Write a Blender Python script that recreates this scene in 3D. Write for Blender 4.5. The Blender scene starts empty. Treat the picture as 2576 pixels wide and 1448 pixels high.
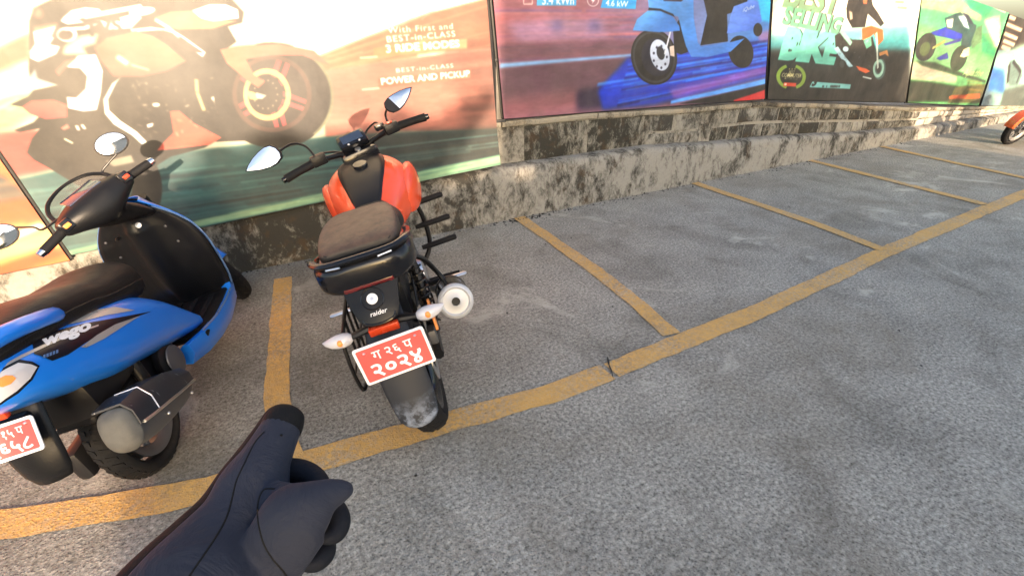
import bpy, bmesh, math, random
import numpy as np
from mathutils import Vector, Matrix

random.seed(7)
R = math.radians
scn = bpy.context.scene
col = scn.collection

# ------------------------------------------------------------------ camera
W0, H0, FOC, CAMH = 2576.0, 1448.0, 1200.0, 1.5
YAW, PITCH = -0.513, 0.495
_f = Vector((-math.sin(YAW) * math.cos(PITCH), math.cos(YAW) * math.cos(PITCH), -math.sin(PITCH)))
_r = Vector((math.cos(YAW), math.sin(YAW), 0))
_u = _r.cross(_f)
cam_d = bpy.data.cameras.new("camera")
cam_d.sensor_fit = 'HORIZONTAL'
cam_d.sensor_width = 36.0
cam_d.lens = FOC / W0 * 36.0
cam_d.clip_start = 0.02
cam_d.clip_end = 2000
cam = bpy.data.objects.new("camera", cam_d)
cam.matrix_world = Matrix(((_r.x, _u.x, -_f.x, 0), (_r.y, _u.y, -_f.y, 0), (_r.z, _u.z, -_f.z, CAMH), (0, 0, 0, 1)))
col.objects.link(cam)
scn.camera = cam

# ------------------------------------------------------------------ sky, sun, exposure
SUN_TRAVEL = Vector((0.03, 1.0, -0.215)).normalized()      # the way the light travels
to_sun = -SUN_TRAVEL
world = bpy.data.worlds.new("World")
scn.world = world
world.use_nodes = True
wn = world.node_tree
sky = wn.nodes.new('ShaderNodeTexSky')
sky.sky_type = 'NISHITA'
sky.sun_disc = False
sky.sun_elevation = math.asin(to_sun.z)
sky.sun_rotation = math.atan2(to_sun.x, to_sun.y)
sky.air_density = 0.8
sky.dust_density = 2.5
sky.ozone_density = 0.3
bg = wn.nodes['Background']
bg.inputs['Strength'].default_value = 0.15
wn.links.new(sky.outputs[0], bg.inputs['Color'])
sun_d = bpy.data.lights.new("sun", 'SUN')
sun_d.energy = 2.9
sun_d.angle = R(0.6)
sun_d.color = (1.0, 0.76, 0.54)
sun = bpy.data.objects.new("sun", sun_d)
sun.rotation_euler = SUN_TRAVEL.to_track_quat('-Z', 'Y').to_euler()
sun.location = (0, -20, 8)
col.objects.link(sun)
scn.view_settings.view_transform = 'Standard'
scn.view_settings.look = 'None'
scn.view_settings.exposure = 1.85
scn.view_settings.gamma = 1.0
scn.view_settings.use_curve_mapping = False
scn.cycles.max_bounces = 6
scn.cycles.diffuse_bounces = 3
scn.cycles.glossy_bounces = 3
scn.cycles.adaptive_threshold = 0.02


def at(p, z=None, y=None, depth=None):
    """a point of the photograph (2576 x 1448) as a point of the place, at a height, a wall plane or a distance"""
    d = _f + (float(p[0]) - W0 / 2) / FOC * _r - (float(p[1]) - H0 / 2) / FOC * _u
    if z is not None:
        t = (z - CAMH) / d.z
    elif y is not None:
        t = y / d.y
    else:
        t = depth
    return Vector((0, 0, CAMH)) + d * t


# ------------------------------------------------------------------ materials
def srgb(r, g, b):
    f = lambda c: (c / 255 / 12.92) if c / 255 <= .04045 else ((c / 255 + .055) / 1.055) ** 2.4
    return (f(r), f(g), f(b))


class NT:
    """small wrapper that adds nodes to a material"""
    def __init__(s, m):
        s.t = m.node_tree
        s.t.nodes.clear()
        s.out = s.n('ShaderNodeOutputMaterial')
        s.b = s.n('ShaderNodeBsdfPrincipled')
        s.l(s.b.outputs[0], s.out.inputs[0])
        s.tc = s.n('ShaderNodeTexCoord')

    def n(s, k, **kw):
        nd = s.t.nodes.new(k)
        for a, v in kw.items():
            setattr(nd, a, v)
        return nd

    def l(s, a, b):
        s.t.links.new(a, b)

    def val(s, sock, v):
        sock.default_value = v

    def vec(s, scale=(1, 1, 1), coord='Object', loc=(0, 0, 0)):
        mp = s.n('ShaderNodeMapping')
        mp.inputs['Scale'].default_value = scale
        mp.inputs['Location'].default_value = loc
        s.l(s.tc.outputs[coord], mp.inputs['Vector'])
        return mp.outputs[0]

    def noise(s, vec, scale, detail=4, rough=.55, dist=0):
        nd = s.n('ShaderNodeTexNoise')
        nd.inputs['Scale'].default_value = scale
        nd.inputs['Detail'].default_value = detail
        nd.inputs['Roughness'].default_value = rough
        nd.inputs['Distortion'].default_value = dist
        s.l(vec, nd.inputs['Vector'])
        return nd.outputs['Fac']

    def voro(s, vec, scale, feature='F1', rnd=1.0):
        nd = s.n('ShaderNodeTexVoronoi', feature=feature)
        nd.inputs['Scale'].default_value = scale
        nd.inputs['Randomness'].default_value = rnd
        s.l(vec, nd.inputs['Vector'])
        return nd.outputs['Distance']

    def ramp(s, fac, *stops, interp='LINEAR'):
        nd = s.n('ShaderNodeValToRGB')
        nd.color_ramp.interpolation = interp
        e = nd.color_ramp.elements
        while len(e) < len(stops):
            e.new(0.5)
        for el, (p, c) in zip(e, stops):
            el.position = p
            el.color = (c, c, c, 1) if isinstance(c, (int, float)) else (*c[:3], 1)
        s.l(fac, nd.inputs[0])
        return nd.outputs[0]

    def mix(s, fac, a, b, kind='MIX'):
        nd = s.n('ShaderNodeMix', data_type='RGBA', blend_type=kind)
        for k, v in ((0, fac), (6, a), (7, b)):
            if hasattr(v, 'links'):
                s.l(v, nd.inputs[k])
            elif k == 0:
                nd.inputs[0].default_value = v
            else:
                nd.inputs[k].default_value = (*v[:3], 1) if not isinstance(v, (int, float)) else (v, v, v, 1)
        return nd.outputs[2]

    def math(s, op, a, b=0.0):
        nd = s.n('ShaderNodeMath', operation=op)
        for k, v in ((0, a), (1, b)):
            if hasattr(v, 'links'):
                s.l(v, nd.inputs[k])
            else:
                nd.inputs[k].default_value = v
        return nd.outputs[0]

    def bump(s, h, strength=.3, dist=.01, prev=None):
        nd = s.n('ShaderNodeBump')
        nd.inputs['Strength'].default_value = strength
        nd.inputs['Distance'].default_value = dist
        s.l(h, nd.inputs['Height'])
        if prev is not None:
            s.l(prev, nd.inputs['Normal'])
        s.l(nd.outputs[0], s.b.inputs['Normal'])
        return nd.outputs[0]

    def base(s, c):
        if hasattr(c, 'links'):
            s.l(c, s.b.inputs['Base Color'])
        else:
            s.b.inputs['Base Color'].default_value = (*c[:3], 1)

    def set(s, rough=None, metal=None, spec=None, coat=None, coatr=None):
        for k, v in (('Roughness', rough), ('Metallic', metal), ('Specular IOR Level', spec), ('Coat Weight', coat), ('Coat Roughness', coatr)):
            if v is None:
                continue
            if hasattr(v, 'links'):
                s.l(v, s.b.inputs[k])
            else:
                s.b.inputs[k].default_value = v


def newmat(name):
    m = bpy.data.materials.new(name)
    m.use_nodes = True
    return m, NT(m)


def simple(name, c, rough=.5, metal=0.0, spec=.5, coat=0.0, coatr=.1, dust=0.0, dustc=(.28, .22, .16), scale=14, bump=0.0, scratch=0.0, var=.18):
    """a plain finish with uneven gloss, a film of dust on upward faces and a little wear"""
    m, t = newmat(name)
    v = t.vec()
    n = t.noise(v, scale, 5, .6)
    c1 = tuple(min(1, x * (1 + var) + .002) for x in c)
    c0 = tuple(x * (1 - var) for x in c)
    cc = t.mix(n, c0, c1)
    if dust > 0:
        g = t.n('ShaderNodeNewGeometry')
        sx = t.n('ShaderNodeSeparateXYZ')
        t.l(g.outputs['Normal'], sx.inputs[0])
        up = t.ramp(sx.outputs[2], (.15, 0.0), (.95, 1.0))
        n2 = t.ramp(t.noise(v, scale * 2.2, 6, .7), (.3, .25), (.75, 1.0))
        cc = t.mix(t.math('MULTIPLY', t.math('MULTIPLY', up, n2), dust), cc, dustc)
    if scratch > 0:
        n3 = t.ramp(t.noise(t.vec((1, 1, .15)), 60, 3, .6), (.66, 0.0), (.72, 1.0))
        cc = t.mix(t.math('MULTIPLY', n3, scratch), cc, (.45, .45, .46))
    t.base(cc)
    t.set(rough=t.ramp(n, (.25, max(.012, rough - .45 * var)), (.8, min(1, rough + .55 * var))), metal=metal, spec=spec, coat=coat, coatr=coatr)
    if bump > 0:
        t.bump(t.noise(v, 160, 3, .6), bump, .002)
    return m


# ------------------------------------------------------------------ mesh tools
class MB:
    """collects shapes; build() links them as ONE mesh object"""
    def __init__(s):
        s.v, s.f = [], []

    def add(s, v, f):
        o = len(s.v)
        s.v += [tuple(p) for p in v]
        s.f += [tuple(i + o for i in q) for q in f]
        return s

    def box(s, c, size, bev=0.0, rot=None):
        bm = bmesh.new()
        bmesh.ops.create_cube(bm, size=1)
        for v in bm.verts:
            v.co = Vector((v.co.x * size[0], v.co.y * size[1], v.co.z * size[2]))
        if bev > 0:
            bmesh.ops.bevel(bm, geom=list(bm.edges), offset=min(bev, min(size) * .45), segments=2, affect='EDGES', profile=.6)
        bm.verts.ensure_lookup_table()
        M = rot if rot is not None else Matrix.Identity(3)
        vs = [M @ v.co + Vector(c) for v in bm.verts]
        fs = [[v.index for v in f.verts] for f in bm.faces]
        bm.free()
        return s.add(vs, fs)

    def tube(s, pts, rad, n=10, cap=True, flat=1.0, up=None):
        pts = [Vector(p) for p in pts]
        k = len(pts)
        rad = [rad] * k if isinstance(rad, (int, float)) else list(rad)
        vs, fs = [], []
        T = []
        for i in range(k):
            a, b = pts[max(0, i - 1)], pts[min(k - 1, i + 1)]
            T.append((b - a).normalized())
        ref = Vector(up) if up is not None else (Vector((0, 0, 1)) if abs(T[0].z) < .9 else Vector((1, 0, 0)))
        nrm = (ref - T[0] * ref.dot(T[0])).normalized()
        for i in range(k):
            nrm = (nrm - T[i] * nrm.dot(T[i])).normalized()
            bn = T[i].cross(nrm)
            for j in range(n):
                a = 2 * math.pi * j / n
                vs.append(pts[i] + (bn * math.cos(a) + nrm * math.sin(a) * flat) * rad[i])
        for i in range(k - 1):
            for j in range(n):
                fs.append((i * n + j, i * n + (j + 1) % n, (i + 1) * n + (j + 1) % n, (i + 1) * n + j))
        if cap:
            fs.append(tuple(range(n - 1, -1, -1)))
            fs.append(tuple((k - 1) * n + j for j in range(n)))
        return s.add(vs, fs)

    def loft(s, secs, cap=True):
        n = len(secs[0])
        vs = [p for sec in secs for p in sec]
        fs = []
        for i in range(len(secs) - 1):
            for j in range(n):
                fs.append((i * n + j, i * n + (j + 1) % n, (i + 1) * n + (j + 1) % n, (i + 1) * n + j))
        if cap:
            fs.append(tuple(range(n - 1, -1, -1)))
            fs.append(tuple((len(secs) - 1) * n + j for j in range(n)))
        return s.add(vs, fs)

    def lathe(s, prof, c, axis='X', n=40, closed=False):
        """prof: (radius, offset along the axis)"""
        c = Vector(c)
        A = {'X': (Vector((1, 0, 0)), Vector((0, 1, 0)), Vector((0, 0, 1))),
             'Y': (Vector((0, 1, 0)), Vector((0, 0, 1)), Vector((1, 0, 0))),
             'Z': (Vector((0, 0, 1)), Vector((1, 0, 0)), Vector((0, 1, 0)))}[axis] if isinstance(axis, str) else axis
        k = len(prof)
        vs, fs = [], []
        for i in range(n):
            a = 2 * math.pi * i / n
            for r, o in prof:
                vs.append(c + A[0] * o + (A[1] * math.cos(a) + A[2] * math.sin(a)) * r)
        for i in range(n):
            i2 = (i + 1) % n
            for j in range(k if closed else k - 1):
                j2 = (j + 1) % k
                fs.append((i * k + j, i2 * k + j, i2 * k + j2, i * k + j2))
        if not closed:
            for j, rev in ((0, False), (k - 1, True)):
                if prof[j][0] > 1e-6:
                    ring = [i * k + j for i in range(n)]
                    fs.append(tuple(ring if not rev else ring[::-1]))
        return s.add(vs, fs)

    def prism(s, poly, fn, d0, d1):
        """polygon (a, b) pushed from d0 to d1; fn(a, b, d) gives the point"""
        n = len(poly)
        vs = [fn(a, b, d0) for a, b in poly] + [fn(a, b, d1) for a, b in poly]
        fs = [tuple(range(n)), tuple(range(2 * n - 1, n - 1, -1))]
        fs += [(j, n + j, n + (j + 1) % n, (j + 1) % n) for j in range(n)]
        return s.add(vs, fs)

    def grid(s, P):
        k, n = len(P), len(P[0])
        vs = [p for row in P for p in row]
        fs = [(i * n + j, i * n + j + 1, (i + 1) * n + j + 1, (i + 1) * n + j) for i in range(k - 1) for j in range(n - 1)]
        return s.add(vs, fs)

    def build(s, name, mat, parent=None, smooth=40, sub=0, solid=0.0, bevel=0.0, fix=True):
        me = bpy.data.meshes.new(name)
        me.from_pydata(s.v, [], s.f)
        if fix:
            bm = bmesh.new()
            bm.from_mesh(me)
            bmesh.ops.recalc_face_normals(bm, faces=list(bm.faces))
            bm.to_mesh(me)
            bm.free()
        if mat is not None:
            me.materials.append(mat)
        me.validate()
        if smooth:
            me.shade_smooth()
            me.set_sharp_from_angle(angle=R(smooth))
        o = bpy.data.objects.new(name, me)
        col.objects.link(o)
        if parent is not None:
            o.parent = parent
        if solid:
            md = o.modifiers.new('thick', 'SOLIDIFY')
            md.thickness = solid
            md.offset = 0
        if bevel:
            md = o.modifiers.new('edge', 'BEVEL')
            md.width = bevel
            md.segments = 2
            md.limit_method = 'ANGLE'
        if sub:
            md = o.modifiers.new('round', 'SUBSURF')
            md.levels = sub
            md.render_levels = sub
        return o


def sup(y, cx, w, zb, zt, p=2.4, n=24):
    """rounded cross-section standing across the length of a vehicle"""
    m, h = (zb + zt) / 2, (zt - zb) / 2
    o = []
    for j in range(n):
        a = 2 * math.pi * j / n
        c, s_ = math.cos(a), math.sin(a)
        o.append((cx + w * math.copysign(abs(c) ** (2 / p), c), y, m + h * math.copysign(abs(s_) ** (2 / p), s_)))
    return o


def thing(name, label, cat, loc=(0, 0, 0), rot=(0, 0, 0), group=None):
    o = bpy.data.objects.new(name, None)
    o.empty_display_size = .1
    col.objects.link(o)
    o.location = loc
    o.rotation_euler = rot
    o['label'] = label
    o['category'] = cat
    if group:
        o['group'] = group
    return o


def struct(o, kind='structure'):
    o['kind'] = kind
    return o


def text_tris(s, bold=0.0, shear=0.0, spacing=1.0):
    """flat lettering as 2D vertices and triangles, 1 unit = font height"""
    cu = bpy.data.curves.new('lettering', 'FONT')
    cu.body = s
    cu.size = 1.0
    cu.offset = bold
    cu.shear = shear
    cu.space_character = spacing
    cu.resolution_u = 3
    cu.fill_mode = 'FRONT'
    o = bpy.data.objects.new('lettering', cu)
    col.objects.link(o)
    dg = bpy.context.evaluated_depsgraph_get()
    me = bpy.data.meshes.new_from_object(o.evaluated_get(dg))
    me.calc_loop_triangles()
    v = [(p.co.x, p.co.y) for p in me.vertices]
    f = [tuple(t.vertices) for t in me.loop_triangles]
    bpy.data.objects.remove(o)
    bpy.data.curves.remove(cu)
    bpy.data.meshes.remove(me)
    return v, f


def lettering(name, s, fn, mat, parent, bold=0.0, shear=0.0, spacing=1.0, fit=None):
    """lettering laid on a surface: fn(a, b) with a, b in 0..1 of its box"""
    v, f = text_tris(s, bold, shear, spacing)
    xs = [p[0] for p in v]
    ys = [p[1] for p in v]
    x0, x1, y0, y1 = min(xs), max(xs), min(ys), max(ys)
    mb = MB().add([fn((p[0] - x0) / (x1 - x0), (p[1] - y0) / (y1 - y0)) for p in v], f)
    return mb.build(name, mat, parent, smooth=0, fix=False)

# ================================================================== the setting
def concrete_mat(name, tint=(1, 1, 1), paint=None, wear=.5):
    m, t = newmat(name)
    v = t.vec(coord='Object')
    big = t.noise(v, .55, 5, .6, .4)
    mid = t.noise(v, 3.2, 6, .62, .6)
    fine = t.noise(v, 60, 6, .8)
    grit = t.voro(v, 95)
    grit2 = t.noise(v, 210, 2, .6)
    base = t.mix(t.ramp(big, (.30, 0.0), (.70, 1.0)), (.170, .172, .173), (.265, .268, .270))
    base = t.mix(t.ramp(mid, (.36, 0.0), (.64, 1.0)), t.mix(.45, base, (.085, .084, .082)), t.mix(.42, base, (.42, .42, .42)))
    sp = t.ramp(fine, (.34, 0.0), (.5, .5), (.64, 1.0))
    base = t.mix(sp, t.mix(.76, base, (.032, .032, .032)), t.mix(.50, base, (.60, .60, .60)))
    g = t.ramp(grit, (.12, 1.0), (.3, 0.0))
    base = t.mix(t.math('MULTIPLY', g, t.ramp(grit2, (.56, 0.0), (.66, .75))), base, (.46, .46, .45))
    pits = t.ramp(t.noise(v, 120, 2, .5), (.3, 1.0), (.37, 0.0))
    base = t.mix(t.math('MULTIPLY', pits, .75), base, (.03, .03, .03))
    # pale cement patches and brown dirt with shapes of their own
    patch = t.ramp(t.noise(v, 1.35, 5, .7, 1.2), (.585, 0.0), (.66, .7))
    base = t.mix(patch, base, (.43, .43, .425))
    dirt = t.ramp(t.noise(t.vec(loc=(3.7, 1.2, 0)), 1.1, 4, .6, .5), (.5, 0.0), (.72, .5))
    base = t.mix(dirt, base, (.13, .112, .088))
    # dark blotches painted for weak shade round the bikes, pale scuffs in the lane
    shade_blotch = t.ramp(t.noise(t.vec(loc=(8.1, 2.2, 0)), 1.7, 5, .68, .8), (.50, 0.0), (.70, .45))
    base = t.mix(shade_blotch, base, (.062, .058, .052))
    # brown dust in the used bays, also painting shade under the bikes
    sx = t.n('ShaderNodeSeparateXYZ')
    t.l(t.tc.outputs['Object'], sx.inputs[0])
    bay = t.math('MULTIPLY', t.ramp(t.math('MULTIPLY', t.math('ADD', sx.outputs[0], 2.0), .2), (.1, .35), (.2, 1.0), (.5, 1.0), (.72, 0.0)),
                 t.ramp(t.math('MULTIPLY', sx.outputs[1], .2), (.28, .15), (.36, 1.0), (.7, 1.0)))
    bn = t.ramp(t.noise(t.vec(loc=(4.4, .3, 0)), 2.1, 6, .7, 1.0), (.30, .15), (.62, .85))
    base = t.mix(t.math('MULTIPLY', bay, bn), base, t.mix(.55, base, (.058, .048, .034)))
    scuff = t.ramp(t.noise(t.vec((1, 2.2, 1), loc=(1.3, 7.7, 0)), 2.6, 6, .72, 1.6), (.62, 0.0), (.72, .28))
    base = t.mix(scuff, base, (.38, .38, .375))
    base = t.mix(1.0, base, (1.27, 1.195, 1.03), 'MULTIPLY')
    if tint != (1, 1, 1):
        base = t.mix(1.0, base, tint, 'MULTIPLY')
    rough = .88
    if paint is not None:
        pn = t.noise(v, 16, 5, .7)
        pc = t.mix(pn, tuple(c * .78 for c in paint), tuple(min(1, c * 1.2) for c in paint))
        worn = t.ramp(t.noise(v, 2.6, 3, .6), (.30, .12), (.66, wear))
        chip = t.ramp(t.noise(v, 46, 5, .8), (.43, 0.0), (.53, 1.0))
        k = t.math('MULTIPLY', chip, worn)
        k2 = t.ramp(t.noise(v, 64, 4, .75), (.60, 0.0), (.66, .85))
        base = t.mix(t.math('MAXIMUM', k, k2), pc, t.mix(.28, base, pc))
        rough = .75
    t.base(base)
    t.set(rough=rough, spec=.3)
    h = t.mix(.5, fine, t.ramp(grit, (0, 1.0), (.5, 0.0)))
    b1 = t.bump(h, .55, .006)
    t.bump(mid, .35, .03, b1)
    return m


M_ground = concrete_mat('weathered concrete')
M_paint = concrete_mat('worn yellow paint', paint=(.64, .375, .115), wear=1.0)


def S(p):
    q = at(p, z=0)
    q.y = min(q.y, 3.565)
    return q


mb = MB()
N = 40
xs = [-60 + 160 * i / N for i in range(N + 1)]
ys = [-60 + 160 * i / N for i in range(N + 1)]
mb.grid([[(x, y, 0) for x in xs] for y in ys])
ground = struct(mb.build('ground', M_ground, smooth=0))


def ribbon(name, pts, w, mat, z=.004, jit=.004, seed=1, parent=None, step=.05):
    """painted stripe with uneven edges along a polyline on the ground"""
    rnd = random.Random(seed)
    P = [Vector((p[0], p[1], 0)) for p in pts]
    L = [0]
    for a, b in zip(P, P[1:]):
        L.append(L[-1] + (b - a).length)
    k = max(2, int(L[-1] / step))
    rows = []
    jl = jr = 0
    for i in range(k + 1):
        s_ = L[-1] * i / k
        j = max(q for q in range(len(L) - 1) if L[q] <= s_ + 1e-9)
        t_ = (s_ - L[j]) / (L[j + 1] - L[j])
        p = P[j].lerp(P[j + 1], t_)
        d0 = (P[min(j + 2, len(P) - 1)] - P[j]).normalized() if t_ > .5 else (P[j + 1] - P[max(0, j - 1)]).normalized()
        nn = Vector((-d0.y, d0.x, 0))
        jl = jl * .6 + rnd.uniform(-jit, jit)
        jr = jr * .6 + rnd.uniform(-jit, jit)
        rows.append([p + nn * (w / 2 + jl) + Vector((0, 0, z)), p - nn * (w / 2 + jr) + Vector((0, 0, z))])
    return MB().grid(rows).build(name, mat, parent, smooth=0)


long_a = [S(p) for p in [(-260, 1340), (0, 1322), (250, 1283), (500, 1237), (780, 1162), (1000, 1098), (1250, 1028), (1400, 985), (1528, 936)]]
long_b = [S(p) for p in [(1538, 932), (1620, 898), (1710, 862), (1900, 787), (2060, 712), (2240, 628), (2400, 562), (2576, 488)]]
long_b.append(long_b[-1] + (long_b[-1] - long_b[-2]) * 2.5)
ribbon('painted_line', long_a, .126, M_paint, jit=.0045, seed=3, parent=ground)
ribbon('painted_line', long_b, .126, M_paint, jit=.0045, seed=4, parent=ground)
divs = [[(712, 700), (707, 780), (703, 880), (694, 1000), (705, 1090), (733, 1166)],
        [(1302, 545), (1400, 612), (1500, 683), (1600, 762), (1690, 842)],
        [(1738, 458), (1900, 512), (2060, 567), (2220, 628)],
        [(2024, 401), (2150, 432), (2300, 470), (2478, 515)],
        [(2218, 369), (2400, 410), (2576, 448), (2800, 500)]]
for i, d in enumerate(divs):
    pts = [S(p) for p in d]
    # the far end stops at the foot of the wall
    ribbon('painted_line', pts, .112, M_paint, z=.0055 + i * .0003, jit=.0045, seed=10 + i, parent=ground)

M_crack = simple('crack shadow dirt', (.03, .028, .025), .95)
ribbon('crack', [S(p) for p in [(1528, 900), (1532, 918), (1541, 950), (1545, 962)]], .0035, M_crack, z=.0075, jit=.003, seed=5, parent=ground, step=.02)


# ---------------------------------------------------------------- low wall of blocks on a plinth
def lerp_tab(tab, x):
    for (a, va), (b, vb) in zip(tab, tab[1:]):
        if x <= b:
            return va + (vb - va) * max(0, (x - a)) / (b - a)
    return tab[-1][1]


HP = [(-8, .3), (0, .38), (1.9, .45), (3.6, .45), (4.6, .39), (5.8, .35), (7.5, .24), (9.4, .16), (14, .1), (20, .08)]
HT = [(-8, .84), (1.95, .825), (2.9, .825), (4.1, .785), (5.3, .775), (6.7, .67), (9.2, .455), (11.2, .34), (14, .19), (20, .14)]


def mould_mat(name, pale, dark, amount, streak=True, warm=0.0, zone=None):
    m, t = newmat(name)
    v = t.vec(coord='Object')
    oi = t.n('ShaderNodeObjectInfo')
    off = t.n('ShaderNodeVectorMath', operation='ADD')
    t.l(v, off.inputs[0])
    sc = t.n('ShaderNodeVectorMath', operation='SCALE')
    cmb = t.n('ShaderNodeCombineXYZ')
    for k in range(3):
        t.l(oi.outputs['Random'], cmb.inputs[k])
    t.l(cmb.outputs[0], sc.inputs[0])
    sc.inputs['Scale'].default_value = 13.0
    t.l(sc.outputs[0], off.inputs[1])
    vv = off.outputs[0]
    mp = t.n('ShaderNodeMapping')
    mp.inputs['Scale'].default_value = (1, 1, .6 if streak else 1)
    t.l(vv, mp.inputs['Vector'])
    a = t.noise(mp.outputs[0], 8.5, 9, .74, .6)
    b = t.noise(mp.outputs[0], 30, 6, .8, .4)
    c = t.noise(vv, 2.2, 3, .5)
    k = t.math('ADD', t.math('MULTIPLY', a, .55), t.math('ADD', t.math('MULTIPLY', b, .3), t.math('MULTIPLY', c, .35)))
    k = t.math('ADD', k, t.math('MULTIPLY', t.math('SUBTRACT', oi.outputs['Random'], .5), .06))
    if zone:
        sx = t.n('ShaderNodeSeparateXYZ')
        t.l(v, sx.inputs[0])
        zz = t.ramp(t.math('MULTIPLY', t.math('ADD', sx.outputs[0], 8.0), .05), *[((a + 8) * .05, b) for a, b in zone])
        k = t.math('SUBTRACT', k, zz)
    mask = t.ramp(k, (amount - .062, 1.0), (amount + .055, 0.0))
    palec = t.mix(t.noise(vv, 40, 4, .7), tuple(x * .72 for x in pale), tuple(min(1, x * 1.2) for x in pale))
    brown = t.ramp(t.noise(vv, 9, 4, .6), (.52, 0.0), (.66, .6))
    darkc = t.mix(brown, dark, (.075, .048, .026))
    cc = t.mix(mask, palec, darkc)
    if warm:
        w = t.ramp(t.noise(vv, 3.5, 4, .6), (.5, 0.0), (.7, warm))
        cc = t.mix(w, cc, (.36, .27, .16))
    t.base(cc)
    t.set(rough=.92, spec=.25)
    b1 = t.bump(t.mix(.5, a, b), .7, .018)
    t.bump(t.noise(vv, 90, 3, .7), .4, .004, b1)
    return m


M_plinth = mould_mat('lime stained plinth', (.285, .272, .24), (.042, .040, .034), .60, zone=[(-1.6, 0.0), (-.75, .0), (-.45, .10), (.75, .10), (1.2, .03), (2.4, 0.0)])
M_mortar = mould_mat('old mortar', (.29, .27, .225), (.05, .046, .038), .58)
M_block = mould_mat('mouldy block', (.26, .245, .205), (.036, .034, .027), .635)
M_blockp = mould_mat('pale block', (.275, .262, .225), (.05, .047, .04), .605)
M_coping = mould_mat('coping', (.31, .28, .22), (.06, .052, .04), .56, warm=.4)
M_dark = mould_mat('black plaster', (.34, .33, .30), (.026, .025, .022), .66)

wall = thing('low_wall', 'low weathered block wall with mouldy plinth under the row of billboards', 'wall', (0, 3.6, 0))
rnd = random.Random(11)


def wobble(x, z, s=1.0):
    return s * (math.sin(x * 7.1 + z * 3) * .4 + math.sin(x * 17.3 + z * 11 + 1.3) * .3 + math.sin(x * 31 + z * 23 + .5) * .2 + rnd.uniform(-.3, .3))


X0, X1 = -8.0, 18.0
nx = 420
rows = []
prof = [(-.012, 0, .0), (-.006, .3, .0), (-.004, .62, .0), (.0, .86, .0), (.010, .97, .0), (.035, 1.0, .006), (.09, 1.0, .014), (.16, 1.0, .018)]
for dy, fz, dz in prof:
    row = []
    for i in range(nx + 1):
        x = X0 + (X1 - X0) * i / nx
        h = lerp_tab(HP, x)
        row.append((x, -.03 + dy + wobble(x, fz, .006), max(-.02, h * fz + wobble(x, dy * 10, .006) * (1 if fz > .1 else 0) - (.02 if fz == 0 else 0) + dz)))
    rows.append(row)
MB().grid(rows).build('plinth', M_plinth, wall, smooth=60)

rows = []
for dy, fz in ((.11, 0), (.11, .3), (.11, .7), (.11, 1.0), (.42, 1.0), (.42, 0)):
    row = []
    for i in range(nx + 1):
        x = X0 + (X1 - X0) * i / nx
        a, b = lerp_tab(HP, x) - .05, lerp_tab(HT, x) - .03
        row.append((x, dy + (wobble(x, fz, .005) if dy < .2 else 0), a + (b - a) * fz))
    rows.append(row)
MB().grid(rows).build('mortar_core', M_mortar, wall, smooth=60)

# coping stones along the top
x = X0
while x < X1:
    w = rnd.uniform(.8, 1.5)
    a, b = x + .006, min(X1, x + w) - .006
    P = []
    for i in range(9):
        xx = a + (b - a) * i / 8
        zt = lerp_tab(HT, xx) + wobble(xx, 0, .004)
        f = -.0 + wobble(xx, 1, .005)
        P.append([(xx, .082 + f, zt - .045), (xx, .072 + f, zt - .02), (xx, .078 + f, zt), (xx, .43, zt + .004), (xx, .43, zt - .05)])
    MB().loft(P).build('coping_stone', M_coping, wall, smooth=50)
    x += w


def block(x0, x1, f0, f1, mat, proud=.016):
    """one block; f0, f1 = share of the height between plinth and coping"""
    P = []
    nz, nn = 4, max(4, int((x1 - x0) / .09))
    bmv = []
    g = .012
    for k in range(nz + 1):
        row = []
        for i in range(nn + 1):
            xx = x0 + g + (x1 - x0 - 2 * g) * i / nn
            a, b = lerp_tab(HP, xx) + .0, lerp_tab(HT, xx) - .05
            lo, hi = a + (b - a) * f0 + g * .8, a + (b - a) * f1 - g * .8
            edge = (i in (0, nn)) or (k in (0, nz))
            row.append((xx + wobble(xx, k, .004), .11 - proud * (.35 if edge else 1) + wobble(xx, k * 3.1, .004), lo + (hi - lo) * k / nz + wobble(xx, k + 5, .003)))
        bmv.append(row)
    mbk = MB().grid(bmv)
    # sides back into the mortar
    ring = bmv[0] + [r[-1] for r in bmv[1:]] + bmv[-1][-2::-1] + [r[0] for r in bmv[-2:0:-1]]
    back = [(p[0], .15, p[2]) for p in ring]
    n = len(ring)
    mbk.add(ring + back, [(j, (j + 1) % n, n + (j + 1) % n, n + j) for j in range(n)])
    mbk.build('block', mat, wall, smooth=50)


def course(xa, xb, f0, f1, wmin, wmax, pale=.3):
    xx = xa
    while xx < xb - .08:
        w = min(rnd.uniform(wmin, wmax), xb - xx)
        if xb - xx - w < wmin * .6:
            w = xb - xx
        block(xx, xx + w, f0, f1, M_blockp if rnd.random() < pale else M_block, rnd.uniform(.01, .024))
        xx += w


course(-3.2, 1.95, 0, .5, .6, .9, .2)
course(-3.2, 1.95, .5, 1, .6, .9, .2)
block(2.2, 2.88, 0, 1, M_block, .022)
block(2.9, 3.62, 0, 1, M_block, .016)
block(3.68, 4.02, .45, 1, M_blockp)
block(4.05, 4.42, .45, 1, M_blockp, .01)
block(3.66, 4.08, 0, .42, M_blockp, .012)
block(4.1, 4.46, 0, .42, M_blockp)
course(4.75, 9.4, .52, 1, .22, .44, .3)
course(4.62, 9.4, 0, .48, .26, .46, .35)
M_block_sun = mould_mat('sunlit pale block', (.42, .37, .30), (.13, .11, .085), .52)  # sunlight on the right end put into a paler block colour
M_blockp_keep, M_blockp = M_blockp, M_block_sun
course(9.3, 13.5, .5, 1, .3, .5, 1)
course(9.3, 13.5, 0, .5, .3, .5, 1)
M_blockp = M_blockp_keep

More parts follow.
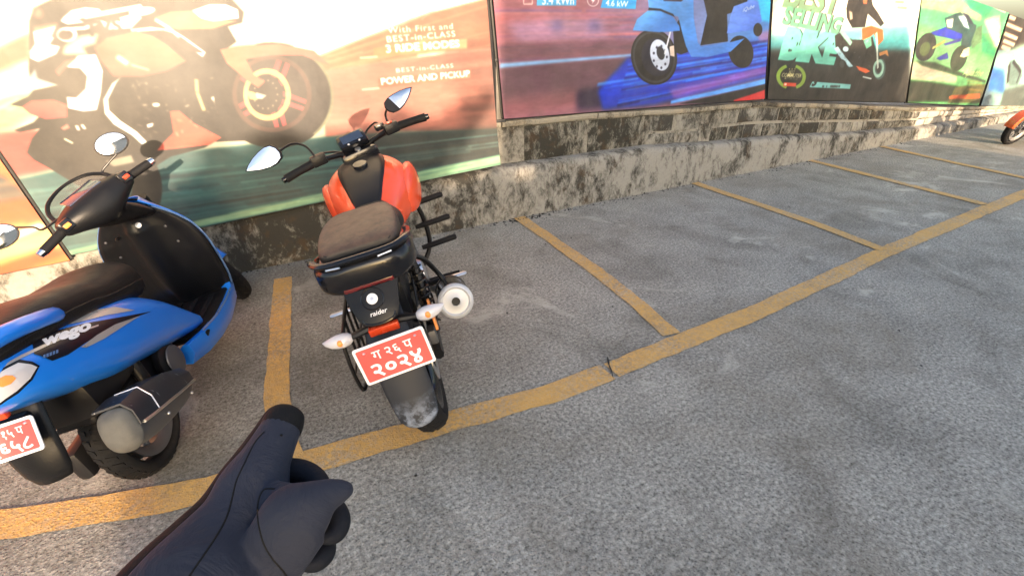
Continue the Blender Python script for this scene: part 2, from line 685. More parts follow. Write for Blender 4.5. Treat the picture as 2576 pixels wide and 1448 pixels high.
# grit and crumbs that gather at the foot of the wall
mb = MB()
for i in range(420):
    xx = rnd.uniform(-1.5, 9) if i % 3 else rnd.gauss(2.2, .5)
    yy = 3.56 - abs(rnd.gauss(0, .05)) - .004
    r = rnd.uniform(.004, .016)
    v = [(xx + r * math.cos(a) * rnd.uniform(.7, 1.2), yy + r * math.sin(a) * rnd.uniform(.7, 1.2), 0) for a in (0, 1.3, 2.5, 3.8, 5)]
    mb.add(v + [(xx, yy, r * rnd.uniform(.5, .9))], [(0, 1, 5), (1, 2, 5), (2, 3, 5), (3, 4, 5), (4, 0, 5)])
for i in range(900):
    xx, yy = rnd.uniform(-1.5, 8), rnd.uniform(.4, 3.5)
    r = rnd.uniform(.0015, .0045) if i % 12 else rnd.uniform(.004, .009)
    v = [(xx + r * math.cos(a) * rnd.uniform(.7, 1.2), yy + r * math.sin(a) * rnd.uniform(.7, 1.2), 0) for a in (0, 1.3, 2.5, 3.8, 5)]
    mb.add(v + [(xx, yy, r * rnd.uniform(.5, .9))], [(0, 1, 5), (1, 2, 5), (2, 3, 5), (3, 4, 5), (4, 0, 5)])
gr = struct(mb.build('grit', M_dark, smooth=0), 'stuff')
gr['label'] = 'dark crumbs and grit scattered on the yard and along the foot of the wall'
gr['category'] = 'grit'

# ================================================================== printed billboards
class Art:
    """flat print for one billboard; shapes are given at points measured on the photograph and carried onto the board's plane"""
    def __init__(s, y, x0, x1, z0, z1, ppm, bgc):
        s.y, s.x0, s.x1, s.z0, s.z1, s.k = y, x0, x1, z0, z1, ppm
        s.w, s.h = int((x1 - x0) * ppm), int((z1 - z0) * ppm)
        s.a = np.empty((s.h, s.w, 3), np.float32)
        s.a[:] = np.array(bgc, np.float32) / 255

    def px(s, pts, f=None):
        o = []
        for p in pts:
            if f is not None:
                p = (f[0] + p[0] * f[2], f[1] + p[1] * f[2])
            q = at(p, y=s.y)
            o.append(((q.x - s.x0) * s.k, (q.z - s.z0) * s.k))
        return np.array(o)

    def mask(s, P, soft):
        pad = int(soft * 3) + 2
        i0, i1 = max(0, int(P[:, 0].min()) - pad), min(s.w, int(P[:, 0].max()) + pad + 1)
        j0, j1 = max(0, int(P[:, 1].min()) - pad), min(s.h, int(P[:, 1].max()) + pad + 1)
        if i1 <= i0 or j1 <= j0:
            return None
        # even-odd fill with 3 sub-scanlines
        acc = np.zeros((j1 - j0, i1 - i0), np.float32)
        xs = np.arange(i0, i1) + .5
        n = len(P)
        A, B = P, np.roll(P, -1, 0)
        for sub in range(3):
            for j in range(j0, j1):
                yy = j + (sub + .5) / 3
                c = (A[:, 1] > yy) != (B[:, 1] > yy)
                if not c.any():
                    continue
                a, b = A[c], B[c]
                xc = np.sort(a[:, 0] + (yy - a[:, 1]) / (b[:, 1] - a[:, 1]) * (b[:, 0] - a[:, 0]))
                for q in range(0, len(xc) - 1, 2):
                    acc[j - j0] += np.clip(xs - xc[q] + .5, 0, 1) * np.clip(xc[q + 1] - xs + .5, 0, 1) / 3
        if soft > .5:
            acc = s.blur(acc, soft)
        return i0, i1, j0, j1, acc

    @staticmethod
    def blur(m, r, ax=(0, 1)):
        k = max(1, int(r * .7))
        for a in ax:
            for _ in range(3):
                pad = [(0, 0)] * m.ndim
                pad[a] = (k + 1, k)
                c = np.cumsum(np.pad(m, pad, mode='edge'), axis=a)
                n = m.shape[a]
                hi = np.take(c, range(2 * k + 1, 2 * k + 1 + n), axis=a)
                lo = np.take(c, range(0, n), axis=a)
                m = (hi - lo) / (2 * k + 1)
        return m

    def fill(s, P, c, alpha=1.0, soft=0.0, c2=None, ga=None, gb=None):
        r = s.mask(P, soft)
        if r is None:
            return
        i0, i1, j0, j1, m = r
        m = (m * alpha)[..., None]
        cc = np.array(c, np.float32) / 255
        if c2 is not None:
            ga, gb = np.array(ga), np.array(gb)
            jj, ii = np.mgrid[j0:j1, i0:i1]
            d = gb - ga
            t = np.clip(((ii - ga[0]) * d[0] + (jj - ga[1]) * d[1]) / (d @ d), 0, 1)[..., None]
            cc = cc * (1 - t) + np.array(c2, np.float32) / 255 * t
        s.a[j0:j1, i0:i1] = s.a[j0:j1, i0:i1] * (1 - m) + cc * m

    def poly(s, pts, c, alpha=1.0, soft=0.0, f=None, c2=None, g=None):
        P = s.px(pts, f)
        if c2 is not None:
            G = s.px(g, f)
            s.fill(P, c, alpha, soft, c2, G[0], G[1])
        else:
            s.fill(P, c, alpha, soft)

    def ell(s, ctr, rx, ry, c, alpha=1.0, soft=0.0, f=None, rot=0.0, a0=0, a1=360, n=48):
        ca, sa = math.cos(R(rot)), math.sin(R(rot))
        pts = []
        for i in range(n + 1):
            a = R(a0 + (a1 - a0) * i / n)
            u, v = rx * math.cos(a), ry * math.sin(a)
            pts.append((ctr[0] + u * ca - v * sa, ctr[1] + u * sa + v * ca))
        s.poly(pts, c, alpha, soft, f)

    def ring(s, ctr, rx, ry, t, c, alpha=1.0, soft=0.0, f=None, rot=0.0, a0=0, a1=360, n=40):
        ca, sa = math.cos(R(rot)), math.sin(R(rot))
        out, inn = [], []
        for i in range(n + 1):
            a = R(a0 + (a1 - a0) * i / n)
            for L, k in ((out, 1.0), (inn, 1 - t)):
                u, v = rx * k * math.cos(a), ry * k * math.sin(a)
                L.append((ctr[0] + u * ca - v * sa, ctr[1] + u * sa + v * ca))
        s.poly(out + inn[::-1], c, alpha, soft, f)

    def line(s, pts, w, c, alpha=1.0, soft=0.0, f=None):
        P = s.px(pts, f)
        for a, b in zip(P, P[1:]):
            d = b - a
            L = math.hypot(*d) or 1
            nrm = np.array([-d[1], d[0]]) / L * w * s.k / 2
            s.fill(np.array([a + nrm, b + nrm, b - nrm, a - nrm]), c, alpha, soft)

    def streaks(s, quad, cols, n, wmin, wmax, lmin, lmax, seed, alpha=.5, soft=2, f=None):
        """motion streaks inside a quadrilateral (tl, tr, br, bl), running from its left side to its right"""
        rr = random.Random(seed)
        tl, tr, br, bl = [np.array(p, float) for p in quad]
        for _ in range(n):
            v = rr.random()
            u0 = rr.uniform(-.2, 1)
            u1 = u0 + rr.uniform(lmin, lmax)
            dv = rr.uniform(wmin, wmax)
            u0, u1 = max(0, u0), min(1, u1)
            if u1 <= u0:
                continue
            g = lambda u, v_: (tl * (1 - u) + tr * u) * (1 - v_) + (bl * (1 - u) + br * u) * v_
            v2 = min(1, v + dv)
            s.poly([g(u0, v), g(u1, v), g(u1, v2), g(u0, v2)], rr.choice(cols), alpha * rr.uniform(.5, 1), soft, f)

    def text(s, t, p0, p1, hgt, c, alpha=1.0, bold=.0, shear=0.0, f=None, spacing=1.0, squeeze=None):
        """lettering from p0 to p1 (its baseline), hgt = cap height in metres"""
        P = s.px([p0, p1], f)
        v, tri = text_tris(t, bold, shear, spacing)
        v = np.array(v)
        x0, x1, y0, y1 = v[:, 0].min(), v[:, 0].max(), v[:, 1].min(), v[:, 1].max()
        d = P[1] - P[0]
        nrm = np.array([-d[1], d[0]]) / math.hypot(*d) * hgt * s.k
        Q = P[0] + np.outer((v[:, 0] - x0) / (x1 - x0), d) + np.outer((v[:, 1] - max(0, y0) if y0 > 0 else v[:, 1]) / (y1 if y1 > 0 else 1), nrm)
        lo, hi = Q.min(0), Q.max(0)
        i0, i1, j0, j1 = max(0, int(lo[0]) - 1), min(s.w, int(hi[0]) + 2), max(0, int(lo[1]) - 1), min(s.h, int(hi[1]) + 2)
        if i1 <= i0 or j1 <= j0:
            return
        acc = np.zeros((j1 - j0, i1 - i0), np.float32)
        SS = 3
        for ta, tb, tc_ in tri:
            T = Q[[ta, tb, tc_]]
            a0, a1 = max(i0, int(T[:, 0].min())), min(i1, int(T[:, 0].max()) + 1)
            b0, b1 = max(j0, int(T[:, 1].min())), min(j1, int(T[:, 1].max()) + 1)
            if a1 <= a0 or b1 <= b0:
                continue
            yy, xx = np.mgrid[b0 * SS:b1 * SS, a0 * SS:a1 * SS]
            xx = (xx + .5) / SS
            yy = (yy + .5) / SS
            e = []
            for k in range(3):
                A, B = T[k], T[(k + 1) % 3]
                e.append((B[0] - A[0]) * (yy - A[1]) - (B[1] - A[1]) * (xx - A[0]))
            inside = ((e[0] >= 0) & (e[1] >= 0) & (e[2] >= 0)) | ((e[0] <= 0) & (e[1] <= 0) & (e[2] <= 0))
            acc[b0 - j0:b1 - j0, a0 - i0:a1 - i0] += inside.reshape(b1 - b0, SS, a1 - a0, SS).mean((1, 3))
        m = (np.clip(acc, 0, 1) * alpha)[..., None]
        s.a[j0:j1, i0:i1] = s.a[j0:j1, i0:i1] * (1 - m) + np.array(c, np.float32) / 255 * m

    def grain(s, amt, seed):
        g = np.random.default_rng(seed).normal(0, amt, (s.h, s.w, 1)).astype(np.float32)
        s.a += s.blur(g, 1.5)
        # print softness and the uneven tones of a photograph
        s.a = np.stack([s.blur(s.a[..., k], 1.4) for k in range(3)], -1)
        rg = np.random.default_rng(seed + 50)
        for r_, am in ((4, .10), (12, .16), (34, .22)):
            n_ = rg.normal(0, 1, (s.h, s.w)).astype(np.float32)
            n_ = s.blur(s.blur(n_, r_), r_ * 2.2, ax=(1,))
            n_ /= n_.std() + 1e-6
            s.a *= 1 + am * .15 * np.clip(n_, -2, 2)[..., None]

    def material(s, name, rough, spec, ink=1.3, glare_veil=0.0):
        img = bpy.data.images.new(name, s.w, s.h)
        px = np.ones((s.h, s.w, 4), np.float32)
        px[..., :3] = np.clip(s.a, 0, 1) ** ink * (1 - glare_veil) + np.array((.62, .57, .53), np.float32) * glare_veil  # veiling glare mixed into the print colour as a pale tint
        img.pixels.foreach_set(px.ravel())
        img.update()
        img.pack()
        m, t = newmat(name)
        tx = t.n('ShaderNodeTexImage')
        tx.image = img
        tx.extension = 'EXTEND'
        t.l(t.tc.outputs['UV'], tx.inputs[0])
        n = t.noise(t.vec(), 4, 6, .65)
        cc = t.mix(t.ramp(n, (.3, .1), (.75, .0)), tx.outputs[0], (.35, .30, .24))
        t.base(cc)
        t.set(rough=t.ramp(t.noise(t.vec(), 2.2, 4, .6), (.3, rough - .05), (.7, rough + .05)), spec=spec)
        t.bump(t.noise(t.vec((1, 1, .4)), 3.0, 4, .5), .22, .03)
        return m


M_frame = simple('dark steel tube', (.06, .058, .055), .5, .6, dust=.3)


def board(art, corners, label, rough=.45, spec=.9, name='billboard', ink=1.3, glare_veil=0.0):
    """corners: bl, br, tr, tl as (x, z) on the plane y = art.y"""
    bl, br, tr, tl = [Vector(c) for c in corners]
    root = thing(name, label, 'billboard', ((bl.x + br.x) / 2, art.y, (bl.y + br.y) / 2))
    o0 = root.location
    nu, nv = 26, 14
    rows, uvs = [], []
    rr = random.Random(int(abs(bl.x) * 100) + 3)
    ph = [rr.uniform(0, 6) for _ in range(4)]
    for j in range(nv + 1):
        row = []
        for i in range(nu + 1):
            u, v = i / nu, j / nv
            p = (bl * (1 - u) + br * u) * (1 - v) + (tl * (1 - u) + tr * u) * v
            wv = .0030 * (math.sin(p.x * 5 + ph[0]) + math.sin(p.y * 7 + p.x * 2 + ph[1]) + .7 * math.sin(p.x * 11 + p.y * 6 + ph[2]) + .5 * math.sin(p.x * 19 - p.y * 8 + ph[3]))
            row.append((p.x - o0.x, wv, p.y - o0.z))
            uvs.append(((p.x - art.x0) / (art.x1 - art.x0), (p.y - art.z0) / (art.z1 - art.z0)))
        rows.append(row)
    mb = MB().grid(rows)
    pan = mb.build('printed_panel', art.material(name + ' print', rough, spec, ink, glare_veil), root, smooth=60, fix=False)
    uvl = pan.data.uv_layers.new(name='UVMap')
    for lp in pan.data.loops:
        uvl.data[lp.index].uv = uvs[lp.vertex_index]
    # backing sheet with folded edge, and tube frame behind it
    fn = lambda p, d: (p.x - o0.x, d, p.y - o0.z)
    C4 = [bl, br, tr, tl]
    mb = MB()
    mb.add([fn(p, .014) for p in C4] + [fn(p, .026) for p in C4], [(0, 1, 2, 3), (7, 6, 5, 4), (0, 4, 5, 1), (1, 5, 6, 2), (2, 6, 7, 3), (3, 7, 4, 0)])
    mb.build('backing_sheet', M_frame, root, smooth=0)
    for a, b in zip(C4, C4[1:] + C4[:1]):
        MB().tube([fn(a, .038), fn(b, .038)], .015, 8).build('frame_tube', M_frame, root)
    return root


# ---- orange motorcycle billboard in front of the wall
Z1 = (0, 0, .4469)       # coordinates read from an enlargement of the top left corner
YP1 = 3.5
art = Art(YP1, -1.35, 2.0, .1, 2.25, 400, (205, 205, 180))
art.poly([(-300, -500), (1500, -500), (1500, 330), (-300, 620)], (198, 196, 168))
# left: pale streaks
art.poly([(-200, -400), (170, -400), (170, 190), (0, 275), (-200, 330)], (214, 226, 200), f=Z1)
art.poly([(-200, 330), (0, 265), (170, 185), (170, 330), (0, 420), (-200, 480)], (112, 108, 72), soft=5, f=Z1)
art.poly([(-200, 470), (0, 405), (170, 330), (170, 400), (0, 500), (-200, 580)], (165, 190, 165), soft=8, f=Z1)
art.poly([(-200, 590), (0, 560), (180, 520), (240, 620), (60, 730), (-200, 800)], (150, 168, 120), soft=8, f=Z1)
art.streaks([(-100, 420), (260, 330), (260, 560), (-100, 760)], [(225, 235, 215), (150, 180, 150), (235, 238, 225), (180, 190, 160)], 26, .01, .05, .3, 1.0, 2, .7, 3, Z1)
art.poly([(-200, 790), (0, 750), (190, 730), (400, 800), (420, 930), (130, 990), (-200, 1060)], (196, 92, 46), soft=5, f=Z1)
art.streaks([(-100, 760), (400, 720), (420, 930), (-100, 1050)], [(220, 110, 60), (200, 95, 60), (225, 140, 90)], 18, .02, .08, .3, 1, 3, .6, 3, Z1)
# right: glowing sky, brown and yellow motion streaks, orange ground
art.poly([(740, -400), (1400, -400), (1400, 20), (1080, 30), (800, 138), (740, 150)], (246, 240, 214))
art.poly([(780, 150), (1080, 34), (1400, -50), (1400, 110), (1100, 130), (830, 200)], (176, 122, 66), soft=4)
art.streaks([(820, 140), (1260, 0), (1260, 130), (820, 215)], [(196, 142, 84), (165, 116, 62), (205, 160, 96)], 20, .03, .1, .3, 1, 4, .6, 2)
art.streaks([(880, 130), (1120, 90), (1120, 150), (900, 175)], [(232, 214, 130), (214, 196, 130), (244, 238, 200)], 9, .05, .2, .3, .8, 5, .7, 4)
art.poly([(800, 180), (1000, 150), (1400, 110), (1400, 330), (1000, 330), (820, 350)], (186, 130, 88), soft=4)
art.poly([(1100, 120), (1400, 60), (1400, 420), (1200, 420), (1150, 250)], (112, 84, 58), .55, 22)
art.streaks([(830, 160), (1260, 100), (1260, 320), (830, 340)], [(196, 132, 86), (180, 122, 80), (206, 146, 100)], 22, .02, .08, .3, 1, 6, .5, 4)
# fine scrawl near the top
for k, (a, b) in enumerate([((985, 60), (1060, 12)), ((1010, 66), (1100, 4)), ((950, 72), (1040, 30)), ((1060, 50), (1130, 0))]):
    art.line([a, ((a[0] + b[0]) / 2 + 6, (a[1] + b[1]) / 2 - 9), b], .006, (170, 160, 140), .7, 1.5)
# road
art.poly([(-40, 470), (150, 428), (330, 395), (620, 365), (850, 342), (1000, 335), (1400, 318), (1400, 700), (-40, 760)], (44, 108, 110), soft=3)
art.poly([(850, 340), (1400, 316), (1400, 420), (900, 470)], (40, 46, 42), .75, 14)
art.streaks([(60, 470), (1300, 330), (1300, 430), (160, 640)], [(26, 84, 92), (96, 150, 146), (16, 60, 70), (130, 170, 158), (10, 36, 46)], 160, .01, .045, .1, .45, 8, .55, 2.5)
art.poly([(-60, 700), (180, 628), (500, 553), (830, 488), (1060, 430), (1280, 385), (1280, 412), (1258, 416), (1000, 468), (500, 570), (180, 642), (-60, 720)], (148, 186, 150), soft=2)
art.streaks([(180, 615), (1258, 385), (1258, 412), (180, 640)], [(170, 206, 168), (110, 160, 136), (196, 214, 170), (60, 120, 110)], 34, .06, .25, .08, .4, 9, .7, 2)
# rear wheel of the printed bike
art.ell((345, 475), 62, 92, (17, 20, 22))
art.ell((300, 470), 34, 60, (52, 96, 96))
# silhouette of machine and rider
dark = (22, 19, 17)
art.poly([(165, 120), (190, 48), (420, -60), (1250, -60), (1372, 70), (1362, 128), (1280, 150), (1330, 235), (1200, 330), (1300, 420), (1460, 560), (1500, 700),
          (1450, 790), (1240, 780), (1150, 830), (960, 880), (880, 930), (760, 1000), (640, 1060), (560, 1080), (430, 1040), (300, 960), (190, 900), (150, 860),
          (180, 780), (230, 720), (110, 745), (80, 735), (190, 690), (240, 640), (130, 600), (60, 590), (160, 545), (190, 510), (330, 480), (165, 430)], dark, f=Z1)
art.poly([(1200, 250), (1448, 420), (1700, 640), (1640, 760), (1400, 790), (1150, 800)], dark, f=Z1)
# helmet, arm and white stripes
art.ell((215, 75), 26, 30, (205, 110, 50), soft=4, f=Z1)
art.poly([(190, 150), (330, 128), (320, 165), (185, 190)], (205, 120, 60), soft=2, f=Z1)
art.poly([(185, 180), (325, 145), (305, 215), (280, 250), (340, 262), (318, 305), (262, 330), (215, 350), (170, 330), (168, 290), (196, 250)], (238, 238, 236), f=Z1)
art.line([(335, 150), (305, 215)], .022, (60, 58, 60), f=Z1)
art.poly([(225, 300), (300, 255), (308, 262), (232, 312)], (205, 196, 150), f=Z1)
art.ell((378, 195), 58, 42, (236, 234, 226), f=Z1)
art.ell((370, 198), 42, 28, (60, 48, 38), f=Z1)
art.poly([(355, 100), (400, 60), (480, 42), (560, 50), (570, 70), (500, 92), (440, 112), (480, 128), (380, 140), (340, 120)], (232, 232, 226), f=Z1)
art.line([(470, 98), (800, 35)], .02, (236, 234, 226), f=Z1)
art.line([(360, 165), (480, 160), (560, 120), (640, 150), (700, 145)], .016, (230, 226, 214), f=Z1)
art.poly([(560, 150), (640, 110), (760, 75), (800, 100), (740, 160), (600, 170)], (236, 236, 232), f=Z1)
art.ell((800, 65), 75, 24, (244, 244, 242), rot=-8, f=Z1)
art.poly([(735, 165), (850, 152), (970, 168), (965, 200), (900, 172), (740, 182)], (232, 224, 200), f=Z1)
# green lining and tank
art.poly([(360, 260), (450, 200), (560, 185), (540, 250), (470, 270), (500, 310), (350, 310)], (176, 196, 160), soft=3, f=Z1)
art.poly([(530, 270), (600, 210), (760, 175), (860, 200), (940, 250), (1050, 345), (940, 400), (800, 430), (640, 430), (560, 330)], (212, 120, 46), f=Z1, c2=(196, 92, 34), g=[(760, 180), (720, 430)])
art.poly([(560, 330), (680, 320), (800, 400), (1000, 370), (940, 400), (800, 430), (640, 430)], (214, 104, 44), .8, 3, f=Z1)
art.line([(660, 318), (720, 360)], .026, (236, 220, 170), soft=1.5, f=Z1)
art.line([(740, 365), (840, 395)], .008, (240, 214, 150), soft=1, f=Z1)
art.poly([(870, 100), (960, 65), (1080, 60), (1130, 110), (1340, 118), (1200, 165), (1000, 170), (905, 130)], (220, 142, 62), f=Z1)
art.poly([(1080, 60), (1180, 25), (1270, 25), (1340, 55), (1345, 105), (1200, 120), (1130, 105)], (246, 246, 244), f=Z1)
art.line([(960, 180), (1040, 230), (1150, 310)], .034, (238, 236, 226), f=Z1)
art.poly([(905, 168), (1000, 195), (1060, 240), (1150, 300), (1060, 290), (980, 240)], (60, 44, 34), f=Z1)
art.line([(870, 110), (960, 165), (1010, 210)], .018, (238, 226, 190), f=Z1)
# knee and leg stripe
art.poly([(370, 380), (440, 315), (540, 305), (580, 400), (570, 520), (545, 620), (470, 628), (385, 610), (375, 545), (430, 550), (480, 500), (490, 430), (450, 385)], (240, 240, 236), f=Z1)
art.poly([(310, 400), (370, 340), (430, 330), (370, 385), (330, 430)], (206, 98, 46), f=Z1)
art.poly([(685, 430), (655, 470), (610, 560), (615, 620), (680, 680), (770, 740), (830, 800), (800, 815), (740, 760), (640, 700), (590, 640), (582, 560), (630, 470)], (232, 240, 222), f=Z1)
# tail pieces
art.poly([(125, 600), (180, 565), (300, 560), (380, 590), (380, 660), (260, 672), (170, 640)], (214, 98, 44), f=Z1, c2=(206, 80, 36), g=[(250, 560), (250, 670)])
art.poly([(165, 430), (200, 380), (215, 440), (340, 480), (260, 480), (180, 455)], (132, 152, 160), soft=2, f=Z1)
for a, b in (((430, 705), (445, 735)), ((460, 700), (480, 728))):
    art.line([a, b], .014, (230, 222, 190), f=Z1)
art.line([(360, 780), (412, 808)], .012, (214, 220, 180), f=Z1)
art.poly([(340, 720), (380, 695), (395, 720), (360, 735)], (190, 120, 80), f=Z1)
# belly fairing
art.poly([(955, 625), (1010, 622), (1090, 690), (1250, 775), (1180, 815), (880, 850), (910, 810), (975, 745)], (212, 108, 42), f=Z1)
art.poly([(880, 850), (1180, 812), (1010, 830)], (236, 190, 110), .8, 2, f=Z1)
# engine glints
rr = random.Random(21)
for _ in range(70):
    x_, y_ = rr.uniform(740, 1240), rr.uniform(440, 760)
    L_ = rr.uniform(6, 34)
    an = rr.uniform(-.6, 1.9)
    art.line([(x_, y_), (x_ + L_ * math.cos(an), y_ + L_ * math.sin(an))], rr.uniform(.003, .011), rr.choice([(120, 110, 84), (170, 160, 120), (88, 80, 66), (220, 214, 180)]), .75, 1, f=Z1)
art.line([(1105, 445), (1110, 520), (1150, 625)], .02, (206, 196, 120), soft=1, f=Z1)
art.line([(1195, 545), (1230, 590)], .022, (220, 220, 200), soft=1, f=Z1)
art.ell((880, 590), 22, 12, (226, 226, 210), f=Z1)
art.poly([(825, 700), (865, 690), (860, 712), (830, 722)], (232, 230, 214), f=Z1)
art.poly([(590, 905), (740, 870), (760, 915), (640, 940)], (176, 176, 150), .8, 2, f=Z1)
# front wheel, disc and mudguard (D coordinates)
art.ell((688, 240), 150, 132, (26, 22, 20), rot=8)
art.ring((688, 240), 151, 133, .05, (150, 160, 120), .8, 1.5, rot=8, a0=-70, a1=40)
art.ell((684, 236), 102, 98, (48, 38, 30), rot=8)
for a_ in (20, 75, 150, 215, 290):
    p_ = (684 + 92 * math.cos(R(a_)), 236 + 90 * math.sin(R(a_)))
    art.line([(684, 236), p_], .075, (206, 84, 48))
    art.line([(684, 236), p_], .018, (30, 26, 24))
art.ring((684, 236), 100, 97, .12, (92, 66, 44), rot=8)
art.ring((672, 238), 60, 66, .22, (212, 196, 104), rot=-8)
art.ell((668, 238), 44, 50, (34, 28, 24))
for k in range(14):
    a_ = k * 25.7
    art.ell((668 + 30 * math.cos(R(a_)), 238 + 36 * math.sin(R(a_))), 3, 3, (150, 140, 110))
art.poly([(645, 232), (672, 240), (660, 250), (630, 248)], (170, 176, 168))
art.poly([(620, 228), (640, 232), (648, 252), (628, 250)], (206, 196, 96))
art.poly([(553, 125), (600, 116), (700, 110), (790, 128), (830, 165), (760, 140), (680, 140), (620, 150), (640, 190), (668, 205), (650, 222), (618, 200), (570, 160)], (216, 128, 60), c2=(206, 110, 58), g=[(553, 120), (800, 150)])
# lettering
art.text('TVS', (226, 91), (318, 78), .062, (44, 38, 38), bold=.03, shear=.35)
wh = (244, 240, 228)
art.text('With First and', (976, 84), (1140, 73), .034, wh, bold=.006, spacing=1.15)
art.text('BEST-in-CLASS', (974, 107), (1146, 92), .036, wh, bold=.012, spacing=1.15)
art.poly([(940, 122), (1175, 98), (1175, 122), (940, 144)], (214, 138, 56), soft=1, c2=(224, 160, 84), g=[(940, 120), (1175, 110)])
art.text('3 RIDE MODES', (972, 133), (1157, 118), .046, wh, bold=.03)
art.line([(905, 146), (950, 143)], .008, (236, 214, 180), soft=1)
art.text('BEST-in-CLASS', (998, 183), (1141, 170), .026, wh, bold=.006, spacing=1.2)
art.poly([(952, 200), (1184, 176), (1184, 196), (952, 222)], (212, 116, 48), soft=1, c2=(222, 140, 76), g=[(952, 200), (1184, 180)])
art.text('POWER AND PICKUP', (960, 214), (1183, 192), .042, wh, bold=.03)
art.line([(910, 226), (955, 222)], .008, (236, 214, 180), soft=1)
art.poly([(1078, -14), (1168, -20), (1168, 5), (1080, 9)], (238, 234, 214))
for k in range(6):
    art.poly([(1088 + k * 13, -12), (1096 + k * 13, -12), (1096 + k * 13, 0), (1088 + k * 13, 0)], (120, 120, 112), .7, 1)
art.grain(.012, 1)
lum = art.a.mean(-1, keepdims=True)
art.a = lum + (art.a - lum) * .85
warm = np.clip(art.a[..., 0] - art.a[..., 2], 0, 1)
art.a[..., 2] += .20 * warm
art.a[..., 1] -= .07 * warm
c1 = [at(p, y=YP1) for p in ((180, 641), (1258, 414), (1224, 0), (-6, 372))]
bl, br = c1[0], c1[1]
ex = lambda a, b, z: a.x + (b.x - a.x) * (z - a.z) / (b.z - a.z)
board(art, ((bl.x, bl.z), (br.x, br.z), (ex(br, c1[2], 2.2), 2.2), (ex(bl, c1[3], 2.2), 2.2)),
      'tall billboard of an orange sports motorcycle and rider, hung low behind the parked bikes', .46, .55, ink=1.55, glare_veil=.07)

# ---- left-hand billboard of orange streaks
art = Art(YP1, -3.6, -.6, .0, 2.3, 220, (214, 120, 66))
art.poly([(-900, 300), (0, 560), (0, 620), (-900, 700)], (196, 92, 46))
art.poly([(-300, 480), (0, 440), (90, 500), (90, 520), (0, 545), (-300, 600)], (70, 78, 82), soft=4)
art.poly([(-300, 545), (0, 508), (110, 490), (120, 545), (0, 575), (-300, 640)], (206, 94, 40), soft=3)
art.poly([(-300, 660), (0, 598), (100, 560), (120, 570), (0, 622), (-300, 690)], (232, 230, 216), soft=2)
art.poly([(-300, 690), (0, 620), (130, 570), (150, 620), (0, 672), (-300, 760)], (226, 206, 140), soft=3)
art.poly([(-300, 760), (0, 668), (130, 620), (160, 640), (0, 706), (-300, 800)], (214, 96, 52), soft=3)
art.streaks([(-300, 470), (160, 420), (200, 640), (-300, 800)], [(226, 120, 60), (198, 84, 40), (232, 190, 120), (120, 100, 90)], 50, .01, .05, .3, 1, 12, .4, 2)
art.grain(.012, 2)
pl = [at(p, y=YP1) for p in ((176, 655), (0, 690), (-14, 372))]
sl = (pl[0].z - pl[1].z) / (pl[0].x - pl[1].x)
xr = bl.x - .02
zb = pl[0].z - .0
board(art, ((-3.3, zb + sl * (-3.3 - xr)), (xr, zb), (ex(bl, c1[3], 2.2) - .02, 2.2), (-3.4, 2.2)),
      'leftmost billboard with orange and cream motion streaks behind the blue scooter', .44, .5, ink=1.4, glare_veil=.1)

# ---- blue electric scooter billboard
YP2 = 3.665
Z3 = (1550 * .7892, 0, .7892 / 2.4137)
art = Art(YP2, 1.8, 5.6, .6, 2.25, 420, (150, 112, 128))
art.poly([(0, -900), (2300, -900), (2300, 400), (0, 500)], (172, 118, 130), f=Z3, c2=(92, 150, 220), g=[(700, 0), (2100, 100)])
art.streaks([(60, 60), (1240, 60), (1240, 420), (90, 480)], [(220, 124, 124), (176, 116, 150), (130, 92, 120), (232, 160, 150), (110, 96, 160)], 130, .006, .035, .25, 1.0, 31, .6, 3, Z3)
art.streaks([(105, 540), (1150, 450), (1200, 640), (130, 880)], [(150, 110, 120), (90, 66, 84), (176, 130, 140), (120, 96, 130)], 80, .006, .03, .25, 1.0, 36, .55, 3, Z3)
art.poly([(150, 170), (560, 120), (900, 150), (940, 300), (250, 330)], (178, 160, 196), .55, 20, f=Z3)
for cx_ in (540, 830):
    art.ell((cx_, 200), 50, 40, (110, 106, 160), .6, 14, f=Z3)
art.poly([(80, 340), (1150, 300), (1150, 420), (100, 480)], (124, 92, 104), .8, 12, f=Z3)
art.poly([(105, 490), (1150, 415), (1150, 432), (105, 528)], (150, 196, 240), soft=3, f=Z3)
art.poly([(105, 530), (1150, 440), (1300, 620), (760, 760), (140, 900)], (112, 84, 98), soft=8, f=Z3)
art.poly([(120, 760), (700, 700), (760, 840), (140, 930)], (160, 108, 116), .8, 24, f=Z3)
art.poly([(700, 700), (1200, 620), (1500, 780), (700, 850)], (44, 34, 70), .85, 16, f=Z3)
art.poly([(1080, 450), (2300, 290), (2300, 560), (1300, 800), (900, 840), (860, 700)], (24, 70, 196), soft=10, f=Z3)
art.streaks([(1100, 440), (2300, 280), (2300, 560), (1000, 840)], [(30, 130, 250), (14, 30, 150), (70, 170, 255), (8, 14, 80), (120, 200, 255), (120, 60, 150)], 120, .008, .045, .3, 1.0, 33, .75, 3, Z3)
art.streaks([(860, 620), (1250, 560), (1250, 660), (840, 720)], [(40, 130, 240), (90, 170, 250)], 8, .05, .2, .4, .9, 34, .7, 3, Z3)
art.poly([(1400, 690), (2200, 500), (2200, 560), (1440, 760)], (176, 110, 190), .75, 10, f=Z3)
art.poly([(1420, 775), (2180, 600), (2180, 645), (1420, 800)], (110, 176, 250), soft=4, f=Z3)
art.poly([(1480, 800), (2170, 645), (2150, 720), (1900, 790)], (16, 16, 34), soft=4, f=Z3)
art.poly([(1900, 770), (2150, 690), (2140, 800), (1900, 800)], (196, 52, 58), soft=3, f=Z3)
art.poly([(2080, -60), (2300, -60), (2300, 200), (2120, 160)], (60, 190, 236), soft=6, f=Z3)
